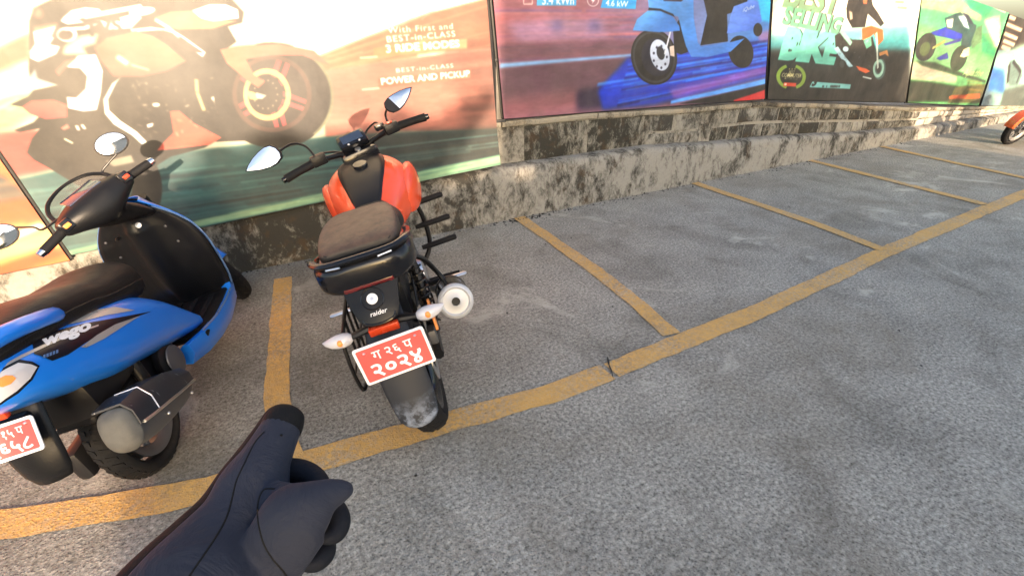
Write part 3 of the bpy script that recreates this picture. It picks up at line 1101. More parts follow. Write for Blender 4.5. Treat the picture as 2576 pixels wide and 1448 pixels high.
art.poly([(2090, 250), (2300, 210), (2300, 320), (2100, 320)], (220, 140, 180), .6, 10, f=Z3)
lb, lb2 = (108, 172, 232), (80, 140, 214)
# printed scooter
art.ell((1960, 400), 95, 125, (20, 20, 26), f=Z3, rot=-14)
art.poly([(1640, -150), (2020, -150), (2000, 60), (1850, 110), (1860, 320), (1650, 350), (1700, 120)], (22, 20, 28), f=Z3)
art.poly([(1900, 50), (2040, 0), (2090, 20), (2120, 160), (2060, 230), (1850, 260), (1880, 110)], (116, 156, 236), f=Z3, c2=(90, 130, 220), g=[(1900, 60), (2100, 240)])
art.ell((2090, 230), 34, 50, (24, 24, 30), f=Z3)
art.ell((1290, 440), 178, 214, (22, 22, 26), f=Z3, rot=-10)
art.ring((1290, 440), 166, 202, .1, (66, 66, 74), f=Z3, rot=-10)
art.ell((1310, 440), 118, 150, (30, 34, 60), f=Z3, rot=-10)
art.ell((1335, 425), 74, 122, (196, 206, 224), f=Z3, rot=-12)
art.ell((1340, 410), 30, 52, (40, 44, 60), f=Z3, rot=-12)
for k in range(9):
    art.ell((1336 + 52 * math.cos(k * .7), 440 + 84 * math.sin(k * .7)), 8, 10, (60, 64, 90), f=Z3)
art.line([(1420, 240), (1370, 420)], .022, (206, 210, 220), f=Z3)
art.poly([(1410, 360), (1450, 350), (1450, 440), (1415, 430)], (214, 200, 190), f=Z3)
art.poly([(1440, 230), (1500, 130), (1540, 350), (1555, 400), (1500, 420), (1450, 400)], (24, 24, 30), f=Z3)
art.poly([(1225, -150), (1590, -150), (1600, 150), (1630, 330), (1660, 360), (1860, 330), (1990, 295), (1880, 400), (1700, 440), (1580, 440), (1540, 360), (1480, 130), (1250, 60)], lb, f=Z3, c2=lb2, g=[(1300, -100), (1640, 440)])
art.poly([(1128, 235), (1160, 150), (1240, 85), (1340, 80), (1430, 120), (1490, 200), (1495, 240), (1330, 250)], lb, f=Z3, c2=(76, 140, 214), g=[(1250, 90), (1300, 250)])
art.poly([(1250, 62), (1340, 70), (1440, 110), (1490, 190), (1450, 130), (1340, 85), (1245, 78)], (24, 26, 40), f=Z3)
art.poly([(1360, 0), (1520, 0), (1500, 14), (1370, 8)], (60, 40, 60), f=Z3)
art.text('iQube', Z3 and (1970, 95), (2060, 62), .035, (226, 232, 244), f=Z3, shear=.2)
art.poly([(390, -30), (698, -30), (695, 45), (385, 45)], (96, 186, 236), f=Z3)
art.text('3.4 kWh', (428, 36), (678, 36), .058, (244, 246, 248), bold=.02, f=Z3)
art.poly([(905, -30), (1160, -30), (1150, 72), (880, 62)], (70, 176, 236), f=Z3)
art.text('4.6 kW', (918, 46), (1090, 56), .046, (244, 246, 248), bold=.02, f=Z3)
art.ring((823, 6), 44, 46, .12, (240, 236, 236), f=Z3)
art.poly([(826, -20), (808, 10), (822, 10), (814, 34), (840, 0), (826, 0)], (244, 240, 240), f=Z3)
for a, b in (((285, -40), (285, 34)), ((285, 34), (352, 34)), ((352, 34), (352, -40))):
    art.line([a, b], .008, (236, 214, 210), f=Z3)
art.grain(.010, 3)
q = [at(p, y=YP2) for p in ((1268, 299), (1924, 249), (1938, 0), (1240, 0))]
tl2x = ex(q[0], q[3], 2.15)
tr2x = ex(q[1], q[2], 2.15)
board(art, ((q[0].x, q[0].z), (q[1].x, q[1].z), (tr2x, 2.15), (tl2x, 2.15)), 'billboard of a light blue electric scooter on blue and pink speed streaks', .42, .35, ink=1.32)

# ---- best selling bike billboard
Z7 = (2420 * .7892, 0, .7892 / 4.388)
art = Art(YP2, 4.5, 9.0, .4, 2.25, 300, (214, 220, 208))
art.poly([(100, -500), (2100, -500), (2100, 500), (100, 500)], (232, 230, 216), f=Z7)
art.poly([(100, 480), (2100, 330), (2100, 760), (100, 760)], (120, 176, 180), soft=16, f=Z7)
art.poly([(100, 600), (500, 560), (500, 700), (100, 720)], (70, 150, 156), .8, 10, f=Z7)
art.poly([(1500, 560), (2100, 500), (2100, 760), (1500, 740)], (60, 146, 152), .8, 16, f=Z7)
art.poly([(100, 700), (2100, 720), (2100, 1500), (100, 1500)], (26, 32, 32), soft=12, f=Z7)
art.poly([(100, 860), (1500, 900), (1500, 980), (100, 930)], (44, 78, 80), .8, 14, f=Z7)
cm = (128, 200, 186)
for dx_, c1_, c2_, c3_ in ((14, (84, 70, 60), (70, 70, 62), (24, 50, 48)), (0, (128, 158, 132), (118, 170, 146), cm)):
    art.text('BEST', (330 + dx_, 82), (1085 + dx_, 205), .235, c1_, bold=.045, f=Z7)
    art.text('SELLING', (318 + dx_, 330), (1110 + dx_, 468), .165, c2_, bold=.045, f=Z7)
    art.text('BIKE', (275 + dx_, 800), (1060 + dx_, 880), .30, c3_, bold=.075, f=Z7)
# rider and machine
art.poly([(1290, -200), (1540, -200), (1590, 80), (1740, 330), (1690, 370), (1520, 190), (1480, 380), (1300, 390), (1225, 250), (1215, 120)], (42, 32, 26), f=Z7)
art.poly([(1450, -60), (1520, -60), (1510, 60), (1460, 60)], (196, 120, 80), f=Z7)
art.poly([(1250, 150), (1300, 170), (1310, 270), (1270, 290)], (222, 214, 196), .8, 2, f=Z7)
art.poly([(1060, 500), (1150, 460), (1300, 560), (1450, 560), (1580, 520), (1620, 700), (1560, 1000), (1420, 990), (1250, 880), (1080, 700)], (20, 22, 22), f=Z7)
art.poly([(1440, 400), (1560, 365), (1720, 420), (1730, 560), (1650, 640), (1600, 470), (1500, 560), (1440, 560)], (206, 112, 52), f=Z7)
art.poly([(1450, 560), (1560, 510), (1570, 640), (1500, 690)], (120, 180, 160), f=Z7)
art.line([(1140, 420), (1290, 620)], .05, (150, 190, 176), f=Z7)
art.poly([(1055, 680), (1110, 650), (1230, 820), (1320, 930), (1260, 945), (1130, 800)], (176, 206, 216), f=Z7)
art.ell((1215, 690), 40, 40, (170, 196, 204), f=Z7)
art.poly([(1350, 920), (1500, 960), (1560, 1000), (1490, 1030), (1400, 990)], (210, 118, 66), f=Z7)
art.ell((1160, 930), 70, 95, (16, 18, 18), f=Z7)
art.ell((1165, 900), 34, 54, (70, 84, 84), f=Z7)
art.ell((1690, 990), 130, 240, (26, 28, 28), f=Z7, rot=8)
art.ell((1690, 970), 84, 150, (80, 110, 110), f=Z7, rot=8)
art.ring((1670, 960), 80, 130, .35, (156, 190, 180), f=Z7, rot=8)
art.ell((1670, 960), 34, 60, (20, 22, 22), f=Z7)
art.line([(1630, 460), (1660, 960)], .035, (196, 206, 200), f=Z7)
art.poly([(1670, 740), (1790, 700), (1820, 800), (1760, 760), (1680, 790)], (196, 150, 96), f=Z7)
art.line([(1450, 1075), (1570, 1105)], .02, (200, 210, 210), f=Z7)
for k in range(60):
    x_, y_ = rr.uniform(1100, 1600), rr.uniform(520, 960)
    art.line([(x_, y_), (x_ + rr.uniform(-30, 30), y_ + rr.uniform(-30, 40))], rr.uniform(.004, .012), rr.choice([(120, 140, 140), (60, 70, 70), (200, 210, 205)]), .7, 1, f=Z7)
# award badge
for sx in (-1, 1):
    art.ring((445, 1075), 205, 180, .26, (150, 176, 84), f=Z7, a0=(110 if sx < 0 else -70), a1=(250 if sx < 0 else 70))
art.text('BEST', (410, 1030), (486, 1036), .035, (206, 200, 160), bold=.02, f=Z7)
art.text('COMMUTER', (310, 1076), (580, 1088), .042, (220, 214, 170), bold=.03, f=Z7)
art.text('MOTORCYCLE', (352, 1112), (524, 1120), .022, (190, 188, 150), bold=.01, f=Z7)
for k in range(3):
    art.ell((420 + k * 38, 968), 9, 10, (206, 190, 120), f=Z7)
art.poly([(345, 1152), (512, 1160), (506, 1216), (340, 1206)], (206, 92, 66), f=Z7)
art.poly([(356, 1166), (384, 1168), (380, 1198), (352, 1196)], (236, 220, 210), f=Z7)
art.poly([(700, 1215), (740, 1140), (1280, 1180), (1265, 1248), (700, 1225)], (140, 196, 196), f=Z7)
art.text('3', (725, 1196), (795, 1204), .085, (20, 26, 28), bold=.05, shear=.3, f=Z7)
for k, w_ in enumerate((24, 10, 60, 50, 22)):
    x_ = 880 + k * 58
    art.poly([(x_, 1196), (x_ + w_, 1200), (x_ + w_ - 5, 1226), (x_ - 5, 1222)], (34, 44, 48), .85, 1, f=Z7)
for x_, y_, w_ in ((1900, 10, 130), (1930, 90, 140), (1840, 150, 200)):
    art.poly([(x_, y_), (x_ + w_, y_ + 10), (x_ + w_, y_ + 45 if y_ < 140 else y_ + 16), (x_, y_ + 35 if y_ < 140 else y_ + 8)], (170, 130, 100), .8, 3, f=Z7)
art.grain(.010, 4)
q3 = [at(p, y=YP2) for p in ((1932, 250), (2277, 257), (2318, 0), (1946, 0))]
zt = 2.05
board(art, ((q3[0].x, q3[0].z), (q3[1].x, q3[1].z), (ex(q3[1], q3[2], zt), zt), (ex(q3[0], q3[3], zt), zt)),
      'billboard with big pale green lettering beside a rider on an orange motorcycle', .45, .35, ink=1.55, glare_veil=.03)

# ---- blue sports bike billboard
Z8 = (2844 * .7892, 0, .7892 / 4.388)
art = Art(YP2, 7.4, 11.6, .2, 2.05, 260, (150, 196, 160))
art.poly([(350, -200), (1700, -200), (1700, 500), (330, 400)], (150, 206, 176), f=Z8)
art.poly([(380, -100), (800, -50), (1250, 180), (1250, 300), (900, 200), (380, 100)], (214, 220, 190), soft=8, f=Z8)
art.poly([(1000, -100), (1300, -20), (1420, 100), (1300, 240), (1080, 120)], (96, 200, 170), soft=5, f=Z8)
art.poly([(330, 340), (600, 400), (1300, 800), (1450, 900), (1400, 1150), (300, 880)], (170, 204, 172), soft=8, f=Z8)
art.poly([(1280, 280), (1500, 220), (1500, 700), (1430, 640)], (226, 226, 214), soft=6, f=Z8)
art.poly([(1260, 480), (1440, 720), (1450, 800), (1260, 720)], (96, 190, 160), soft=5, f=Z8)
art.poly([(280, 860), (420, 880), (900, 1060), (900, 1160), (240, 1120)], (206, 200, 190), soft=8, f=Z8)
art.poly([(330, 850), (600, 880), (900, 1000), (1300, 1130), (1300, 1160), (850, 1040), (420, 920)], (90, 124, 96), soft=4, f=Z8)
art.poly([(180, 1130), (500, 1150), (900, 1210), (930, 1240), (820, 1420), (150, 1420)], (34, 96, 46), soft=5, f=Z8)
art.poly([(880, 1220), (1300, 1180), (1260, 1440), (780, 1440)], (140, 140, 84), soft=4, f=Z8)
art.poly([(800, 1340), (1230, 1310), (1225, 1380), (790, 1390)], (216, 150, 84), soft=3, f=Z8)
art.ell((470, 660), 135, 200, (74, 96, 84), f=Z8, rot=22)
art.ell((455, 690), 70, 105, (140, 156, 120), f=Z8, rot=22)
art.ring((470, 660), 138, 204, .16, (30, 70, 84), f=Z8, rot=22, a0=20, a1=200)
art.line([(560, 680), (740, 580)], .04, (196, 196, 150), f=Z8)
art.poly([(540, 460), (720, 400), (860, 330), (1000, 420), (1000, 540), (870, 560), (720, 520), (560, 490)], (50, 110, 206), f=Z8)
art.poly([(740, 260), (880, 200), (960, 180), (1060, 300), (1180, 360), (1150, 600), (1000, 760), (960, 640), (980, 480), (760, 400)], (84, 140, 140), f=Z8)
art.poly([(760, 280), (860, 260), (840, 400), (770, 390)], (232, 220, 214), soft=2, f=Z8)
art.poly([(920, 230), (1020, 220), (1080, 420), (1000, 380)], (226, 226, 226), soft=2, f=Z8)
art.poly([(980, 180), (1060, 220), (1130, 340), (1080, 330)], (90, 96, 130), soft=2, f=Z8)
art.ell((930, 820), 110, 190, (96, 120, 92), f=Z8, rot=24)
art.poly([(620, 820), (760, 740), (780, 820), (660, 845)], (70, 110, 190), f=Z8)
art.poly([(720, 620), (960, 540), (960, 580), (740, 640)], (110, 110, 190), soft=1, f=Z8)
art.poly([(940, 800), (1000, 690), (1080, 660), (1080, 780), (1000, 810)], (232, 224, 206), soft=2, f=Z8)
art.poly([(1100, 600), (1180, 400), (1260, 360), (1250, 600), (1120, 680)], (150, 176, 150), soft=3, f=Z8)
art.text('Apache', (970, 1060), (1250, 1070), .1, (226, 224, 190), .8, shear=.4, f=Z8)
for y_ in (1120, 1160, 1240):
    art.poly([(1050, y_), (1250, y_ + 20), (1250, y_ + 40), (1040, y_ + 18)], (206, 176, 120), .6, 3, f=Z8)
art.line([(1210, -20), (1580, 170)], .04, (236, 230, 206), f=Z8)
art.grain(.012, 5)
q4 = [at(p, y=YP2) for p in ((2283, 258), (2462, 266), (2536, 33), (2320, 0))]
zt = 1.74
board(art, ((q4[0].x, q4[0].z), (q4[1].x, q4[1].z), (q4[2].x, q4[2].z), (ex(q4[0], q4[3], 2.02), 2.02)),
      'green billboard of a leaning blue sports motorcycle, second from the right end', .45, .35, ink=2.7, glare_veil=.04)

# ---- last billboard at the right edge
art = Art(YP2, 9.9, 14.5, .0, 1.95, 200, (130, 150, 160))
art.poly([(1400, -300), (3500, -300), (3500, 700), (1400, 700)], (74, 56, 46), f=Z8)
for k, (x_, y_, L_) in enumerate(((1620, 230, 100), (1600, 340, 210), (1570, 470, 180), (1560, 570, 150), (1540, 650, 110))):
    art.line([(x_, y_), (x_ + L_, y_ + L_ * .42)], .06, (220, 206, 190), soft=2, f=Z8)
art.poly([(1400, 760), (1620, 700), (1843, 600), (3500, 500), (3500, 1500), (1400, 1500)], (176, 206, 196), soft=14, f=Z8)
art.poly([(1400, 950), (1560, 980), (1560, 1300), (1350, 1250)], (90, 150, 214), soft=8, f=Z8)
art.poly([(1600, 1100), (1640, 860), (1700, 840), (1800, 960), (1830, 1060), (1750, 1200), (1640, 1200)], (140, 160, 156), soft=3, f=Z8)
art.line([(1690, 860), (1800, 1010), (1740, 1160)], .05, (70, 76, 84), soft=1, f=Z8)
art.line([(1640, 900), (1610, 1160)], .06, (96, 92, 90), soft=1, f=Z8)
art.poly([(1560, 1260), (1843, 1180), (3500, 1100), (3500, 1500), (1500, 1500)], (130, 140, 136), soft=8, f=Z8)
art.grain(.012, 6)
q5 = [at(p, y=YP2) for p in ((2468, 266), (2576, 268), (2576, 58), (2541, 36))]
board(art, ((q5[0].x, q5[0].z), (14.2, .16), (14.2, 1.38), (q5[3].x, q5[3].z)),
      'brown and pale blue billboard cut off by the right edge, beside the red scooter', .45, .4, ink=2.0)

# ---- steel posts in the gap beside the tall billboard
M_post = simple('galvanised post', (.30, .27, .23), .45, .5, dust=.3)
pt = thing('steel_post', 'grey square steel post in the gap between the two largest billboards', 'post', (1.96, 3.72, .82))
MB().box((0, 0, .75), (.05, .05, 1.5), .004).build('upright', M_post, pt)
MB().box((0, 0, .012), (.11, .09, .024), .003).build('base_plate', M_frame, pt)
MB().box((-.012, -.03, .47), (.05, .014, .02), .002).build('clamp', M_frame, pt)

# ================================================================== unseen building shaped to shade the yard, and a tree
M_render = simple('cream wall render', (.46, .42, .36), .85, dust=.2, scale=3)
M_roof = simple('grey roof slab', (.22, .21, .2), .8)
M_glassd = simple('dark window glass', (.02, .025, .03), .08, spec=.8)
YB = -9.0
kz, kx = -SUN_TRAVEL.z / SUN_TRAVEL.y, SUN_TRAVEL.x / SUN_TRAVEL.y


def up_sun(xp, zp, y, plane=3.55):
    """where the ray that ends at (xp, zp) on the billboards passes the depth y"""
    d = plane - y
    return xp - kx * d, zp + kz * d


bld = thing('shade_building', 'unseen cream building behind the viewer, shaped to shade the yard', 'building', (3.5, YB, 0))


def wing(name, xa, xb, h, depth, y0=YB, mat=M_render):
    MB().box(((xa + xb) / 2 - 3.5, y0 - depth / 2 - YB, h / 2), (xb - xa, depth, h), .02).build(name, mat, bld)


xa, _ = up_sun(-.72, 0, YB)
xm, zm = up_sun(-.42, -.08, YB)
xb, zl = up_sun(1.95, .40, YB)


def panel_(x0, x1, z0, z1):
    a, za = up_sun(x0, z0, YB)
    b, zb_ = up_sun(x1, z1, YB)
    za = 0 if z0 < -1 else za
    MB().box(((a + b) / 2 - 3.5, -.1, (za + zb_) / 2), (b - a, .2, zb_ - za), .01).build('shade_wall', M_render, bld)  # added panel sized by its shadow, gaps let sun patches through


panel_(-.60, -.42, -9, -.08)
panel_(-.43, -.0, -9, .70)
panel_(-.01, .47, -9, .05)
panel_(-.01, .47, .20, .74)
panel_(.46, 1.22, -9, .78)
panel_(1.21, 1.96, -9, .40)
panel_(1.95, 2.03, -9, 2.3)
panel_(2.02, 2.24, -9, .37)
panel_(2.02, 2.24, .50, 2.3)
xc, zc_ = up_sun(5.1, 5.6, YB)
wing('main_block', up_sun(2.23, 0, YB)[0], xc, zc_, 5)
xd, zr = up_sun(8.3, 1.33, YB)
wing('side_wing', xc - .05, xd, zr, 4.8)
xe, ze = up_sun(9.1, .6, YB)
wing('end_wing', xd - .05, xe, ze, 4.6)
for k in range(3):
    x_ = xb + .5 + k * 1.05
    MB().box((x_ + .3 - 3.5, .012, 2.6), (.75, .03, 1.3), .01).build('window', M_glassd, bld)
for k in range(4):
    x_ = xc + .35 + k * .75
    MB().box((x_ + .25 - 3.5, .012, 1.5), (.5, .03, 1.6), .01).build('window', M_glassd, bld)
MB().box((xb + 1.55 - 3.5, -2.5, zc_ + .06), (3.6, 5.6, .12), .01).build('roof_slab', M_roof, bld)

# leafy tree in front of the shade wall, whose crown dapples the tall billboard
m, t = newmat('tree leaf')
nn = t.noise(t.vec(), 9, 3, .6)
t.base(t.mix(nn, (.03, .055, .012), (.075, .11, .03)))
t.set(rough=.55, spec=.4)
M_leaf = m
M_bark = mould_mat('bark', (.16, .12, .09), (.05, .04, .03), .6)
YT = -7.0
tx0, _ = up_sun(.55, 0, YT)
tree = thing('shade_tree', 'small leafy tree by the shade wall behind the viewer', 'tree', (tx0, YT, 0))
rt = random.Random(5)
clumps = [(-.42, .36, .2), (-.5, .15, .12), (-.45, .05, .2), (-.3, .12, .24), (-.2, .3, .2), (0, .45, .22), (.4, .5, .22), (.75, .48, .22), (-.12, .52, .24), (.1, .2, .26), (.22, .58, .28), (.5, .30, .24), (.6, .60, .26), (.95, .52, .26), (.85, .22, .2), (1.1, .74, .2),
          (1.3, .78, .16), (1.45, .84, .13), (1.58, .90, .11), (1.68, .96, .08), (1.75, 1.02, .06), (.3, .8, .12), (.8, .82, .13), (1.05, .86, .12), (-.1, .74, .1), (1.2, .3, .2), (1.72, .40, .08), (1.85, .44, .06), (1.55, .12, .15), (1.25, .62, .17)]
mb = MB()
limbs = []
for (xp, zp, r) in clumps:
    cx_, cz_ = up_sun(xp, zp, YT)
    c = Vector((cx_ - tx0, rt.uniform(-.25, .25), cz_))
    limbs.append(c)
    nleaf = int(9000 * r * r) + 24
    for _ in range(nleaf):
        d = Vector((rt.gauss(0, 1), rt.gauss(0, 1), rt.gauss(0, 1))).normalized() * r * (rt.random() ** .45) * 1.08
        p = c + Vector((d.x, d.y * 1.3, d.z))
        a = Vector((rt.gauss(0, 1), rt.gauss(0, 1), rt.gauss(0, .6))).normalized()
        b = a.cross(Vector((rt.gauss(0, 1), rt.gauss(0, 1), rt.gauss(0, 1)))).normalized()
        L, w = rt.uniform(.04, .075), rt.uniform(.018, .03)
        o = len(mb.v)
        mb.v += [tuple(p - a * L), tuple(p + b * w), tuple(p + a * L), tuple(p - b * w)]
        mb.f.append((o, o + 1, o + 2, o + 3))
mb.build('crown', M_leaf, tree, smooth=0, fix=False)
mb = MB().tube([(0, 0, 0), (.03, .02, .7), (-.02, 0, 1.3), (0, 0, 1.9)], [.11, .09, .075, .05], 10)
for c in limbs:
    mid = Vector((c.x * .45, c.y * .5, 1.35 + (c.z - 1.35) * .45))
    mb.tube([(0, 0, 1.05 + .2 * rt.random()), mid, c], [.035, .022, .008], 6)
mb.build('trunk', M_bark, tree)

# dark building far behind the billboards at the right
M_far = simple('brown brick facade', (.10, .085, .075), .85, scale=5)
M_farg = simple('far glass', (.20, .24, .28), .15, spec=.8)
M_fart = simple('pale sill', (.36, .33, .29), .8)
far = thing('house', 'dark house with barred windows rising behind the billboards at the top right corner, lengthened unseen to block low sky', 'house', (15.5, 8.6, 0))
MB().box((-8, 1.2, 3.4), (27, 2.4, 6.8), .02).build('facade', M_far, far)  # added length out of view blocks low sky light
for k in range(6):
    x_ = -4.6 + k * 1.75
    for z_ in (1.15, 2.9):
        w_ = MB().box((x_, -.01, z_), (1.05, .05, 1.0), .01).build('window', M_farg, far)
        for q_ in range(4):
            MB().box((x_ - .42 + q_ * .28, -.045, z_), (.03, .02, 1.0), .002).build('bar', M_frame, w_)
    MB().box((x_, -.06, .58), (1.3, .14, .08), .008).build('sill', M_fart, far)

# ================================================================== materials shared by the vehicles
M_rubber = simple('tyre rubber', (.009, .009, .010), .82, spec=.2, dust=.10, scale=20, bump=.4)
M_rub_grip = simple('grip rubber', (.008, .008, .009), .7, spec=.22, bump=.3)
M_bplast = simple('black grained plastic', (.0055, .006, .0075), .38, spec=.24, dust=.02, bump=.25)
M_bgloss = simple('black gloss plastic', (.005, .0055, .008), .2, spec=.35, coat=.12, dust=.02)
M_brown = simple('dusty side plastic', (.03, .027, .025), .5, spec=.3, dust=.25)
M_seat = simple('dusty seat vinyl', (.020, .017, .015), .5, spec=.4, dust=.85, dustc=(.17, .105, .068), bump=.5)
M_seatb = simple('black seat vinyl', (.007, .0065, .0065), .5, spec=.28, dust=.06, bump=.5)
M_steel = simple('painted black steel', (.007, .007, .008), .35, spec=.3, dust=.06)
M_alu = simple('satin aluminium', (.62, .63, .66), .32, 1.0, scratch=.2)
M_satin = simple('satin grey end cap', (.50, .51, .53), .55, .6, scratch=.15)
M_alud = simple('dull grey alloy', (.16, .16, .165), .5, .7, dust=.35)
M_chrome = simple('chrome', (.82, .82, .84), .12, 1.0)
M_mirror = simple('mirror glass', (.93, .94, .95), .015, 1.0)
M_red = simple('red orange paint', (.82, .080, .018), .26, spec=.5, coat=.45, coatr=.08, dust=.03, var=.04)
M_lens = simple('clear indicator lens', (.55, .54, .57), .12, spec=.7, coat=.4)
M_amber = simple('amber bulb', (.80, .28, .06), .3)
M_dred = simple('dark red lens', (.09, .006, .006), .12, spec=.7, coat=.5)
M_refl = simple('red reflector', (.50, .045, .012), .25, spec=.6, scale=60)
M_white = simple('white enamel', (.78, .78, .80), .35)
M_plate = simple('red plate enamel', (.78, .085, .075), .38, dust=.08)
M_lcd = simple('display glass', (.035, .05, .085), .1, spec=.6)
M_spring = simple('black spring', (.012, .012, .013), .4)
M_scuffed = None
m, t = newmat('scuffed mudguard plastic')
v = t.vec()
n1 = t.noise(v, 16, 6, .7)
sx = t.n('ShaderNodeSeparateXYZ')
t.l(t.tc.outputs['Object'], sx.inputs[0])
low = t.ramp(sx.outputs[2], (.30, 1.0), (.42, 0.0))
wearm = t.math('MULTIPLY', t.ramp(n1, (.46, 0.0), (.58, 1.0)), low)
t.base(t.mix(wearm, (.022, .024, .03), (.26, .30, .38)))
t.set(rough=.6)
M_scuffed = m


def steer_fn(ang, pivot, rake):
    A = Matrix.Rotation(ang, 3, Vector((0, -math.sin(rake), math.cos(rake))))
    pv = Vector(pivot)
    return lambda p: pv + A @ (Vector(p) - pv)


def xform(mb, fn):
    mb.v = [tuple(fn(p)) for p in mb.v]
    return mb


def top_strip(secs, fx, off, n=10, shift=0.0):
    """strip lying on the crown of a lofted body, fx = share of the half width"""
    P = []
    for (y, w, zb, zt, p) in secs:
        m_, h = (zb + zt) / 2, (zt - zb) / 2
        row = []
        for i in range(n + 1):
            x = w * fx * (2 * i / n - 1) + shift
            row.append((x, y, m_ + h * max(0, 1 - min(1, abs(x / w)) ** p) ** (1 / p) + off))
        P.append(row)
    return MB().grid(P)


def body(secs, n=28):
    return MB().loft([sup(y, 0, w, zb, zt, p, n) for (y, w, zb, zt, p) in secs])


def dense(secs, k=4):
    """smooth in-between sections (Catmull-Rom)"""
    o = []
    S_ = [np.array(s_, float) for s_ in secs]
    for i in range(len(S_) - 1):
        p0, p1, p2, p3 = S_[max(0, i - 1)], S_[i], S_[i + 1], S_[min(len(S_) - 1, i + 2)]
        for j in range(k):
            u = j / k
            o.append(tuple(.5 * ((2 * p1) + (-p0 + p2) * u + (2 * p0 - 5 * p1 + 4 * p2 - p3) * u * u + (-p0 + 3 * p1 - 3 * p2 + p3) * u ** 3)))
    o.append(tuple(S_[-1]))
    return o


def smooth_path(pts, k=6):
    return [tuple(p) for p in dense(pts, k)]


def ellipsoid(c, r, n=14, m_=10, M=None):
    mb = MB()
    prof = []
    vs, fs = [], []
    for i in range(m_ + 1):
        a = math.pi * i / m_
        for j in range(n):
            b = 2 * math.pi * j / n
            p = Vector((r[0] * math.sin(a) * math.cos(b), r[1] * math.sin(a) * math.sin(b), r[2] * math.cos(a)))
            vs.append((M @ p if M else p) + Vector(c))
    for i in range(m_):
        for j in range(n):
            fs.append((i * n + j, i * n + (j + 1) % n, (i + 1) * n + (j + 1) % n, (i + 1) * n + j))
    return mb.add(vs, fs)


def wheel(name, parent, c, r, w, rim_r, mat_rim, fn=None, disc=None, spokes=5, tread=True):
    """alloy wheel with its axle along x: rim (> tyre, brake_disc)"""
    g = fn or (lambda p: Vector(p))
    mb = MB()
    mb.lathe([(rim_r + .012, -w * .42), (rim_r + .012, -w * .32), (rim_r - .012, -w * .25), (rim_r - .018, 0), (rim_r - .012, w * .25), (rim_r + .012, w * .32), (rim_r + .012, w * .42),
              (rim_r - .004, w * .40), (rim_r - .03, w * .2), (rim_r - .03, -w * .2), (rim_r - .004, -w * .40)], c, 'X', 44, closed=True)
    mb.lathe([(.0, -.05), (.045, -.05), (.05, -.02), (.05, .02), (.045, .05), (0, .05)], c, 'X', 20)
    for k in range(spokes):
        a = 2 * math.pi * k / spokes + .3
        d = Vector((0, math.cos(a), math.sin(a)))
        e = Vector((0, -math.sin(a), math.cos(a)))
        C_ = Vector(c)
        for s_ in (-1, 1):
            mb.tube([C_ + d * .04 + e * .012 * s_, C_ + d * (rim_r * .55) + e * .022 * s_, C_ + d * (rim_r - .016) + e * .04 * s_], [.013, .011, .012], 7)
    rim = xform(mb, g).build(name, mat_rim, parent)
    prof = []
    hw = w / 2
    for i in range(21):
        a = -1.9 + 3.8 * i / 20
        rr_ = (r + rim_r) / 2
        hh = (r - rim_r) / 2
        prof.append((rr_ + hh * math.cos(a) * (1.0 if abs(a) < 1.2 else 1.0), hw * math.sin(a) / math.sin(math.pi / 2) if abs(a) < math.pi / 2 else hw * math.copysign(1 - (abs(a) - 1.57) * .9, a)))
    mb = MB().lathe(prof, c, 'X', 64, closed=True)
    if tread:
        # raised tread blocks
        for k in range(40):
            a = 2 * math.pi * k / 40
            for s_ in (-1, 1):
                pts = []
                for (da, ox) in ((0, .12), (.07, .12), (.12, .62), (.06, .62)):
                    aa = a + da * s_ + (.08 if s_ > 0 else 0)
                    q = ox * 1.25
                    rr_ = (r + rim_r) / 2 + (r - rim_r) / 2 * math.cos(q) + .004
                    pts.append((c[0] + s_ * hw * math.sin(q), c[1] + rr_ * math.cos(aa), c[2] + rr_ * math.sin(aa)))
                o = len(mb.v)
                inn = [(p[0] - c[0], p[1] - c[1], p[2] - c[2]) for p in pts]
                mb.v += pts + [(c[0] + p[0] * .97, c[1] + p[1] * .96, c[2] + p[2] * .96) for p in inn]
                mb.f += [(o, o + 1, o + 2, o + 3)] + [(o + q_, o + 4 + q_, o + 4 + (q_ + 1) % 4, o + (q_ + 1) % 4) for q_ in range(4)]
    xform(mb, g).build('tyre', M_rubber, rim, smooth=50)
    if disc:
        sx_, dr = disc
        mb = MB().lathe([(dr * .55, sx_ - .002), (dr, sx_ - .002), (dr, sx_ + .002), (dr * .55, sx_ + .002)], c, 'X', 36, closed=True)
        xform(mb, g).build('brake_disc', M_alu, rim)
    return rim


def number_plate(parent, M, w, h, line1, line2):
    """M carries plate space (x right, y up, z outward) to the vehicle"""
    g = lambda p: M @ Vector(p)

    def rrect(a, b, r_, n=5):
        o = []
        for cx_, cy_, a0 in ((a - r_, b - r_, 0), (-a + r_, b - r_, 90), (-a + r_, -b + r_, 180), (a - r_, -b + r_, 270)):
            for i in range(n + 1):
                t_ = R(a0 + 90 * i / n)
                o.append((cx_ + r_ * math.cos(t_), cy_ + r_ * math.sin(t_)))
        return o
    pl = MB().prism(rrect(w / 2, h / 2, .009), lambda a, b, d: g((a, b, d)), -.0015, .0015).build('number_plate', M_white, parent, smooth=0)
    MB().prism(rrect(w / 2 - .0085, h / 2 - .0085, .005), lambda a, b, d: g((a, b, d)), .0015, .0023).build('plate_field', M_plate, pl, smooth=0)
    lettering('plate_lettering', line1, lambda a, b: g((-w * .27 + a * w * .56, h * .06 + b * h * .25, .0028)), M_white, pl, bold=.012)
    lettering('plate_lettering', line2, lambda a, b: g((-w * .36 + a * w * .72, -h * .38 + b * h * .37, .0028)), M_white, pl, bold=.022)
    for s_ in (-1, 1):
        q = g((s_ * w * .36, h * .34, .003))
        ellipsoid(q, (.005, .005, .004)).build('bolt', M_alu, pl)
    return pl


